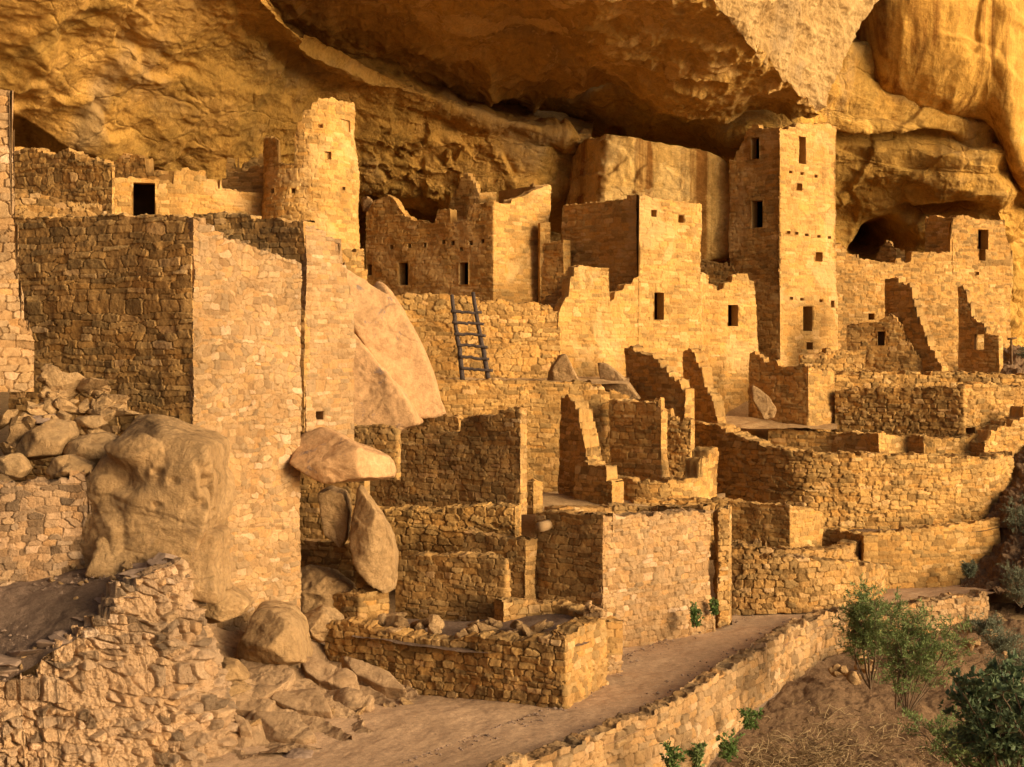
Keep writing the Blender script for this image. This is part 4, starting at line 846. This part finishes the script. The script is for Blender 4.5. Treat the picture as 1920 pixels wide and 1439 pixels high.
rock('boulder', 'lower pink rock mass under the giant leaning slab', 'boulder', [(625, 545), (668, 590), (756, 735), (800, 788), (730, 815), (625, 815)], 38.1, 1.7, mat=M_pink, sub=6, seed=9, amp=.05, cuts=1, k=34)
rock('boulder', 'rounded rock shoulder beside the giant leaning slab and rubble wall', 'boulder', [(690, 510), (725, 535), (770, 610), (812, 700), (830, 780), (700, 780), (660, 600)], 41.0, 2.4, mat=M_pink, sub=5, seed=10, cuts=3)
for i, (lab, ol, d, th) in enumerate((
        ('sloping boulder in the lower hollow left of the front room', [(528, 1150), (536, 1090), (575, 1066), (615, 1075), (660, 1100), (680, 1150), (600, 1170)], 31.4, 1.5),
        ('cracked boulder at the left end of the front room wall', [(555, 1160), (600, 1140), (640, 1150), (640, 1190), (590, 1200), (560, 1185)], 29.7, 1.0),
        ('big smooth boulder below the pale pebbled wall', [(438, 1240), (453, 1200), (461, 1151), (492, 1144), (529, 1149), (555, 1159), (559, 1176), (593, 1213), (598, 1241), (590, 1253), (543, 1253), (490, 1242)], 28.0, 2.2),
        ('pale rounded boulder at the foot of the honeycomb boulder', [(365, 1140), (380, 1110), (420, 1104), (468, 1130), (440, 1160), (390, 1172)], 26.6, 1.0),
        ('upper thin ledge stone sticking out by the rubble terrace wall', [(408, 1252), (415, 1240), (440, 1243), (465, 1272), (430, 1270)], 26.3, .7),
        ('lower thin ledge stone sticking out by the rubble terrace wall', [(408, 1275), (440, 1278), (463, 1300), (430, 1302), (410, 1296)], 26.1, .7),
        ('dark round stone at the very bottom beside the rubble wall', [(520, 1423), (545, 1412), (580, 1414), (585, 1428), (540, 1436)], 24.3, .5))):
    rock('boulder', lab, 'boulder', ol, d, th, sub=5 if i > 3 else 6, seed=40 + i, amp=.035, k=34, mat=M_dirtstone if 'dark' in lab else M_bould, planes=(((.35, .8, .5), -.62), ((-.3, .5, .8), -.72), ((.8, -.1, .6), -.75)))
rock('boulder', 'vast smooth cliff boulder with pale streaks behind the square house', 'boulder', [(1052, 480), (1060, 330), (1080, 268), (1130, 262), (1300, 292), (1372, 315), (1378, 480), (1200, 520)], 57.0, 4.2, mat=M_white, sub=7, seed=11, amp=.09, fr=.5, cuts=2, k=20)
# bedrock apron: ledges stepping down to the path
rows = [[W(380, 1180, 28.5), W(470, 1200, 29), W(560, 1200, 29.6), (W(640, 1235, 29.9)), W(720, 1262, 29.6)],
        [W(385, 1250, 27), W(470, 1260, 27.6), W(570, 1255, 28.4), W(660, 1285, 28.6), W(780, 1305, 28.3)],
        [W(400, 1300, 26), W(470, 1310, 26.4), W(560, 1320, 26.7), W(650, 1330, 27), W(770, 1322, 27.7)],
        [W(410, 1360, 25.2), W(470, 1365, 25.3), W(540, 1368, 25.6), W(600, 1362, 26), W(700, 1355, 26.6)],
        [W(420, 1440, 24.0), W(480, 1430, 24.1), W(560, 1420, 24.4), W(640, 1400, 25.0), W(720, 1380, 25.8)]]
def ledges(V):
    h = fbm(V * .55, 3, 81) * .9 + V[..., 1] * .75 + V[..., 0] * .25 - V[..., 2] * .3; f = h - np.floor(h)
    return .30 * f * (1 - sstep(.86, 1., f)) + .03 * fbm(V * 2, 5, 83, .55, True) - .12
structure(sheet('bedrock', rows, 330, 300, M_bed, lambda V: ledges(V)))
for i, (lab, ol) in enumerate((
        ('long flat bedrock slab reaching to the foot of the front room wall', [(593, 1207), (624, 1213), (686, 1241), (726, 1277), (773, 1294), (770, 1314), (734, 1308), (683, 1303), (666, 1280), (599, 1247)]),
        ('smooth tongue of rock beside the long flat bedrock slab', [(562, 1249), (590, 1250), (664, 1280), (683, 1306), (630, 1299), (593, 1293), (574, 1277)]),
        ('broad slab below the big smooth boulder', [(450, 1240), (517, 1250), (556, 1277), (540, 1300), (495, 1328), (465, 1324), (438, 1306)]),
        ('sloping slab with a broken lower edge in the middle of the bedrock', [(510, 1330), (550, 1289), (593, 1291), (613, 1334), (624, 1355), (557, 1350)]),
        ('low broad slab at the foot of the bedrock nearest the path', [(472, 1390), (478, 1358), (557, 1356), (590, 1401), (568, 1408), (529, 1406)]),
        ('little block between the rubble terrace wall and the lowest slab', [(440, 1365), (468, 1368), (474, 1392), (452, 1392)]),
        ('thin layered shelf right of the middle bedrock slab', [(600, 1300), (660, 1310), (700, 1325), (690, 1345), (640, 1348), (612, 1330)]),
        ('tilted slab under the edge of the rubble terrace wall', [(430, 1318), (470, 1326), (520, 1336), (500, 1356), (440, 1352)]))):
    c = np.array(ol).mean(0); dd = np.interp(c[1], [1200, 1250, 1300, 1350, 1400], [29.5, 28.1, 26.9, 25.9, 24.8]) + (c[0] - 550) * .005 + .22
    rock('rock_slab', lab, 'rock', ol, dd, .55, dv=-.013, sub=6, seed=70 + i, amp=.035, cuts=1, k=40, mat=M_bed)
# projecting log on the left corner of the bright room
V, Q, Cp = tube(wig(W(1028, 984, 33.2), W(1012, 989, 32.4), 8, .01, 3), .13, .12, 14)
tag(mk('log', V, [Q, Cp], M_tanlog), 'stubby round beam end sticking out beside the bright room', 'beam')

# ---- loose stones
rng = np.random.RandomState(12)
protos = []
for i in range(6):
    S, Fc = ico(3); ext = np.array([.5, .38, .22]) * rng.uniform(.8, 1.2, 3); q = np.zeros(len(S)); D_ = S * ext; D_ /= np.linalg.norm(D_, axis=1)[:, None]
    for _ in range(13):
        n = rng.normal(0, 1, 3); n /= np.linalg.norm(n); q += np.maximum(D_ @ n / (np.linalg.norm(n * ext) * rng.uniform(.6, .95)), 0) ** 24
    V = D_ * (q ** (-1 / 24))[:, None]; me = mk('stone', V + [0, 0, 0], [Fc], M_bould, origin=(0, 0, 0), st=np.full((len(V), 3), .5), smooth=False); protos.append(me)
def scatter(n, quad, size, label, group, name='loose_stone', mats=None):
    for i in range(n):
        a, b_ = rng.rand(2); P = [W(*q) for q in quad]
        p = (P[0] * (1 - a) + P[1] * a) * (1 - b_) + (P[3] * (1 - a) + P[2] * a) * b_
        o = protos[rng.randint(len(protos))].copy(); o.name = name; COL.objects.link(o)
        s_ = size * rng.uniform(.5, 1.4); o.scale = (s_, s_, s_ * rng.uniform(.7, 1.2)); o.location = Vector(p) + Vector((0, 0, s_ * .10))
        o.rotation_euler = (rng.uniform(-.5, .5), rng.uniform(-.5, .5), rng.uniform(0, 6.28)); tag(o, label, 'stone', group)
        if mats: o.scale = (s_, s_, s_ * .45); o.rotation_euler[0] *= .3; o.rotation_euler[1] *= .3; o.material_slots[0].link = 'OBJECT'; o.material_slots[0].material = mats
scatter(34, [(690, 1190, 28.7), (1060, 1212, 27.9), (1100, 1170, 29.8), (700, 1165, 30.6)], .42, 'loose sandstone piece lying in the rubble-filled front room', 'loose stones in the front room')
scatter(64, [(0, 870, 26.5), (230, 790, 27.4), (200, 730, 28.3), (0, 690, 27.5)], .45, 'angular block on the tumbled rubble slope at far left', 'blocks of the left rubble slope')
scatter(60, [(20, 1275, 22.5), (330, 1058, 24.7), (150, 1050, 25.6), (-20, 1180, 24.2)], .14, 'small stone lying on the dark soil of the left terrace', 'stones on the left terrace')
scatter(22, [(10, 1280, 22.5), (335, 1053, 24.75), (318, 1050, 25.1), (-15, 1255, 22.9)], .5, 'flat brown slab lying along the top edge of the rubble terrace wall', 'flat slabs on the rubble wall edge', 'flat_stone', M_dirtstone)
scatter(26, [(430, 1420, 24.6), (760, 1345, 27.2), (790, 1320, 27.8), (440, 1380, 25.2)], .30, 'small stone at the foot of the bedrock ledges beside the path', 'stones along the bedrock foot')
scatter(34, [(1480, 1300, 31.5), (1900, 1230, 34), (1850, 1160, 38.5), (1620, 1225, 35.5)], .40, 'stone lying on the dry slope below the path wall', 'stones on the dry slope')
for p in protos: bpy.data.objects.remove(p)

def gravel(label, n, place, smin, smax, mat):
    rg = np.random.RandomState(n); S = np.array([[1, 0, 0], [-1, 0, 0], [0, 1, 0], [0, -1, 0], [0, 0, 1], [0, 0, -1.]])
    Fo = np.array([[0, 2, 4], [2, 1, 4], [1, 3, 4], [3, 0, 4], [2, 0, 5], [1, 2, 5], [3, 1, 5], [0, 3, 5]])
    P = np.array([place(rg) for _ in range(n)]); sz = smin + (smax - smin) * rg.rand(n, 1, 1) ** 3
    a = rg.rand(n) * 6.28; R = np.zeros((n, 3, 3)); R[:, 0, 0] = np.cos(a); R[:, 0, 1] = -np.sin(a); R[:, 1, 0] = np.sin(a); R[:, 1, 1] = np.cos(a); R[:, 2, 2] = .6
    V = np.einsum('nij,kj->nki', R, S) * rg.uniform(.6, 1.3, (n, 6, 1)) * sz + P[:, None]
    return tag(mk('gravel', V.reshape(-1, 3), [(Fo[None] + 6 * np.arange(n)[:, None, None]).reshape(-1, 3)], mat, st=np.full((6 * n, 3), .5), smooth=False), label, 'gravel', kind='stuff')
def on_terrace(rg):
    a, b_ = rg.rand(), rg.rand() ** 1.6
    P0 = W(5, 1286, 22.45) * (1 - a) + W(340, 1052, 24.75) * a; P1 = W(-60, 1130, 24.6) * (1 - a) + W(280, 1042, 25.6) * a
    return P0 * (1 - b_) + P1 * b_ + np.array([0, 0, .03])
def on_path(rg):
    y = rg.uniform(22.5, 40); xr = float(wlx(y)); t = rg.rand(); t = t ** 3 * .25 if rg.rand() < .5 else 1 - t ** 3 * .4
    xl = np.interp(y, [22, 27, 31, 35, 40], [-3, .6, 2., 4.6, 8.]); return np.array([xl + (xr - .3 - xl) * t, y, .02])
gravel('loose gravel strewn over the dark soil of the left terrace', 700, on_terrace, .015, .06, M_dirtstone)
gravel('fine gravel along the edges of the path', 1300, on_path, .015, .06, M_dirtstone)
# ================================================================== PLANTS
M_green = mat_leaf('shrub_leaf', (.11, .15, .042), (.23, .28, .09))
M_sage = mat_leaf('sage_leaf', (.11, .125, .07), (.20, .21, .125))
M_oak = mat_leaf('oak_leaf', (.055, .085, .038), (.16, .20, .085), .25)
M_bright = mat_leaf('young_leaf', (.08, .13, .03), (.17, .24, .06))
M_twig = mat_plain('shrub_bark', (.10, .065, .035), (.19, .125, .07), 8)
M_dry = mat_leaf('dry_grass', (.20, .125, .05), (.42, .29, .14), .2)
def leaves_mesh(P, Dr, ln, wd, rng, spread=.9):
    n = len(P); d = Dr + rng.normal(0, spread, (n, 3)); d /= np.linalg.norm(d, axis=1)[:, None]
    a = np.cross(d, rng.normal(0, 1, (n, 3))); a /= np.linalg.norm(a, axis=1)[:, None]
    L = ln * rng.uniform(.6, 1.3, (n, 1)); Wd = wd * rng.uniform(.7, 1.2, (n, 1)); nn = np.cross(a, d)
    V = np.stack([P, P + d * L * .5 + a * Wd * .5 + nn * Wd * .15, P + d * L, P + d * L * .5 - a * Wd * .5 + nn * Wd * .15], 1)
    q = np.arange(4 * n).reshape(n, 4); st = np.repeat(np.clip(rng.beta(1.6, 2.2, n), 0, 1), 4)
    return V.reshape(-1, 3), q, np.stack([st, st, st], -1)
def shrub(name, label, cat, base, H, Wd, nst, ntw, nlf, ln, wd, mat, seed, lean=(0, 0), clear=.25, group=None, r=.022):
    rng = np.random.RandomState(seed); base = W(*base)
    TV, TQ, n0, LP, LD = [], [], 0, [], []
    for i in range(nst):
        an = rng.uniform(0, 6.28); sp = Wd * .5 * rng.uniform(.3, 1.); h = H * rng.uniform(.65, 1.)
        t = np.linspace(0, 1, 12)[:, None]
        end = np.array([math.cos(an) * sp + lean[0] * H, math.sin(an) * sp * .8 + lean[1] * H, h])
        bend = rng.normal(0, .06 * H, 3)
        C = base + t * end * np.array([1, 1, 1]) + np.sin(t * np.pi) * bend + rng.normal(0, .012 * H, (12, 3)) * t
        V, Q, _ = tube(C, r * (.6 + .5 * rng.rand()), r * .2, 5); TV.append(V); TQ.append(Q + n0); n0 += len(V)
        for k in range(ntw):
            tt = rng.uniform(clear, 1.); p0 = np.array([np.interp(tt, t[:, 0], C[:, j]) for j in range(3)])
            dd = np.array([rng.normal(0, 1), rng.normal(0, 1), rng.uniform(.1, 1.1)]); dd /= np.linalg.norm(dd)
            tl = Wd * .30 * rng.uniform(.4, 1.1) * (1.15 - tt * .5)
            q = np.linspace(0, 1, 6)[:, None]; tw = p0 + dd * tl * q + np.array([0, 0, -.15 * tl]) * q * q + rng.normal(0, .02 * tl, (6, 3))
            V, Q, _ = tube(tw, r * .25, r * .1, 4); TV.append(V); TQ.append(Q + n0); n0 += len(V)
            lt = rng.uniform(.15, 1.05, nlf); LP.append(p0 + dd * tl * lt[:, None] + rng.normal(0, .05 * tl, (nlf, 3))); LD.append(np.repeat(dd[None], nlf, 0))
    root = tag(empty(name, base), label, cat, group)
    mk('stem', np.concatenate(TV), [np.concatenate(TQ)], M_twig, parent=root)
    V, q, st = leaves_mesh(np.concatenate(LP), np.concatenate(LD), ln, wd, rng)
    mk('foliage', V, [q], mat, parent=root, st=st, smooth=False)
    return root
shrub('shrub', 'airy green shrub with bare lower stems standing before the path wall', 'shrub', (1632, 1292, 30.5), 2.45, 1.7, 11, 26, 26, .10, .024, M_green, 1, (.06, 0), .40)
shrub('shrub', 'lone thin leafy shoot rising above the path wall', 'shrub', (1620, 1270, 30.7), 2.2, .25, 1, 16, 18, .09, .03, M_green, 2, (0, 0), .72)
shrub('shrub', 'wide open green shrub with arching stems right of the airy one', 'shrub', (1700, 1345, 28.5), 2.2, 2.3, 12, 24, 24, .10, .024, M_green, 3, (.28, 0), .30)
shrub('shrub', 'thin wand-like shrub with long bare shoots in front of the slope', 'shrub', (1680, 1330, 29), 1.7, 1.2, 6, 8, 12, .09, .022, M_green, 4, (.3, 0), .5)
shrub('oak_shrub', 'dark broad-leaved oak shrub in the lower right corner', 'shrub', (1890, 1500, 16.0), 1.45, 1.7, 12, 16, 22, .085, .055, M_oak, 5, (-.05, 0), .3)
shrub('oak_shrub', 'darkest leafy branch hanging at the right edge', 'shrub', (1960, 1440, 15.0), 1.1, 1.4, 9, 14, 22, .085, .055, M_oak, 6, (-.1, 0), .3)
shrub('shrub', 'low green bush filling the bottom right corner', 'shrub', (1830, 1470, 20.0), .9, 1.8, 16, 16, 24, .07, .022, M_green, 7)
shrub('shrub', 'mid green bush under the dark oak at the bottom edge', 'shrub', (1900, 1450, 21.0), .9, 1.6, 14, 16, 24, .07, .022, M_bright, 17)
for i, (b_, H, Wd, lab) in enumerate((((1895, 1290, 33), 1.0, 1.6, 'grey-green sage bush above the dark oak'), ((1850, 1200, 36.5), .6, 1.1, 'small grey sage tuft near the end of the path wall'),
        ((1915, 1140, 39.5), 1.3, 1.4, 'tall sage bush on the right edge beside the path end'), ((1912, 1010, 42.5), 1.2, 1.2, 'sage bush high on the right edge by the kiva'), ((1925, 700, 55), 1.1, 1.2, 'faint sage bush behind the wooden post'),
        ((1880, 1235, 34.5), .7, 1.3, 'sage bush in the middle of the right-hand slope'), ((1815, 1085, 41), .5, .5, 'tiny sage sprig beside the broken root at the path end'))):
    shrub('sage_bush', lab, 'bush', b_, H, Wd, 22, 10, 18, .07, .018, M_sage, 30 + i, clear=.2, r=.012)
for i, (b_, H, Wd, lab, m_) in enumerate((((1306, 1178, 33.6), .62, .34, 'taller pale-leaved plant climbing the foot of the bright room', M_bright), ((1338, 1156, 34.6), .5, .26, 'shorter plant beside the buttress of the bright room', M_bright),
        ((1366, 1432, 26.6), .6, .6, 'bright weed at the bottom edge near the path wall', M_bright), ((1255, 1450, 24.6), .55, .5, 'weed tuft growing from the path wall at the bottom', M_bright), ((1310, 1450, 25), .55, .35, 'slim weed against the path wall at the bottom', M_green), ((1408, 1372, 28.3), .5, .5, 'vivid green seedling on the slope under the path wall', M_bright))):
    shrub('weed', lab, 'plant', b_, H, Wd, 8, 9, 10, .07, .04, m_, 50 + i, clear=.1, r=.008)
# dry grass and fallen twigs on the slope
rng = np.random.RandomState(77); V_, Q_, S_, n0 = [], [], [], 0
for i in range(3200):
    u = rng.uniform(1390, 1800); v = rng.uniform(1335, 1450) if rng.rand() < .85 else rng.uniform(1270, 1340)
    y = np.interp(v, [1270, 1340, 1450], [32, 29.5, 26]) + rng.uniform(-.6, .6); x = (u - CU) / F * y
    q0 = x - wlx(y)
    if q0 < .3: continue
    z = np.interp(y, [8, 22, 28, 33, 36], [-5, -2.6, -1.5, -.95, -.75]) - q0 * .18 - .012 * q0 * q0
    L = rng.uniform(.2, .8); a = rng.uniform(0, 6.28); el = rng.uniform(.05, .9); c = np.linspace(0, 1, 5)[:, None]
    d = np.array([math.cos(a) * math.cos(el), math.sin(a) * math.cos(el), math.sin(el)])
    P = np.array([x, y, z]) + d * L * c + np.array([0, 0, -.35 * L]) * c * c + rng.normal(0, .02, (5, 3))
    V, Q, _ = tube(P, .011, .005, 3); V_.append(V); Q_.append(Q + n0); n0 += len(V); S_.append(np.full((len(V), 3), rng.rand()))
tag(mk('dry_grass', np.concatenate(V_), [np.concatenate(Q_)], M_dry, st=np.concatenate(S_)), 'tangle of dry grass and twigs on the slope below the path', 'dry grass', kind='stuff')
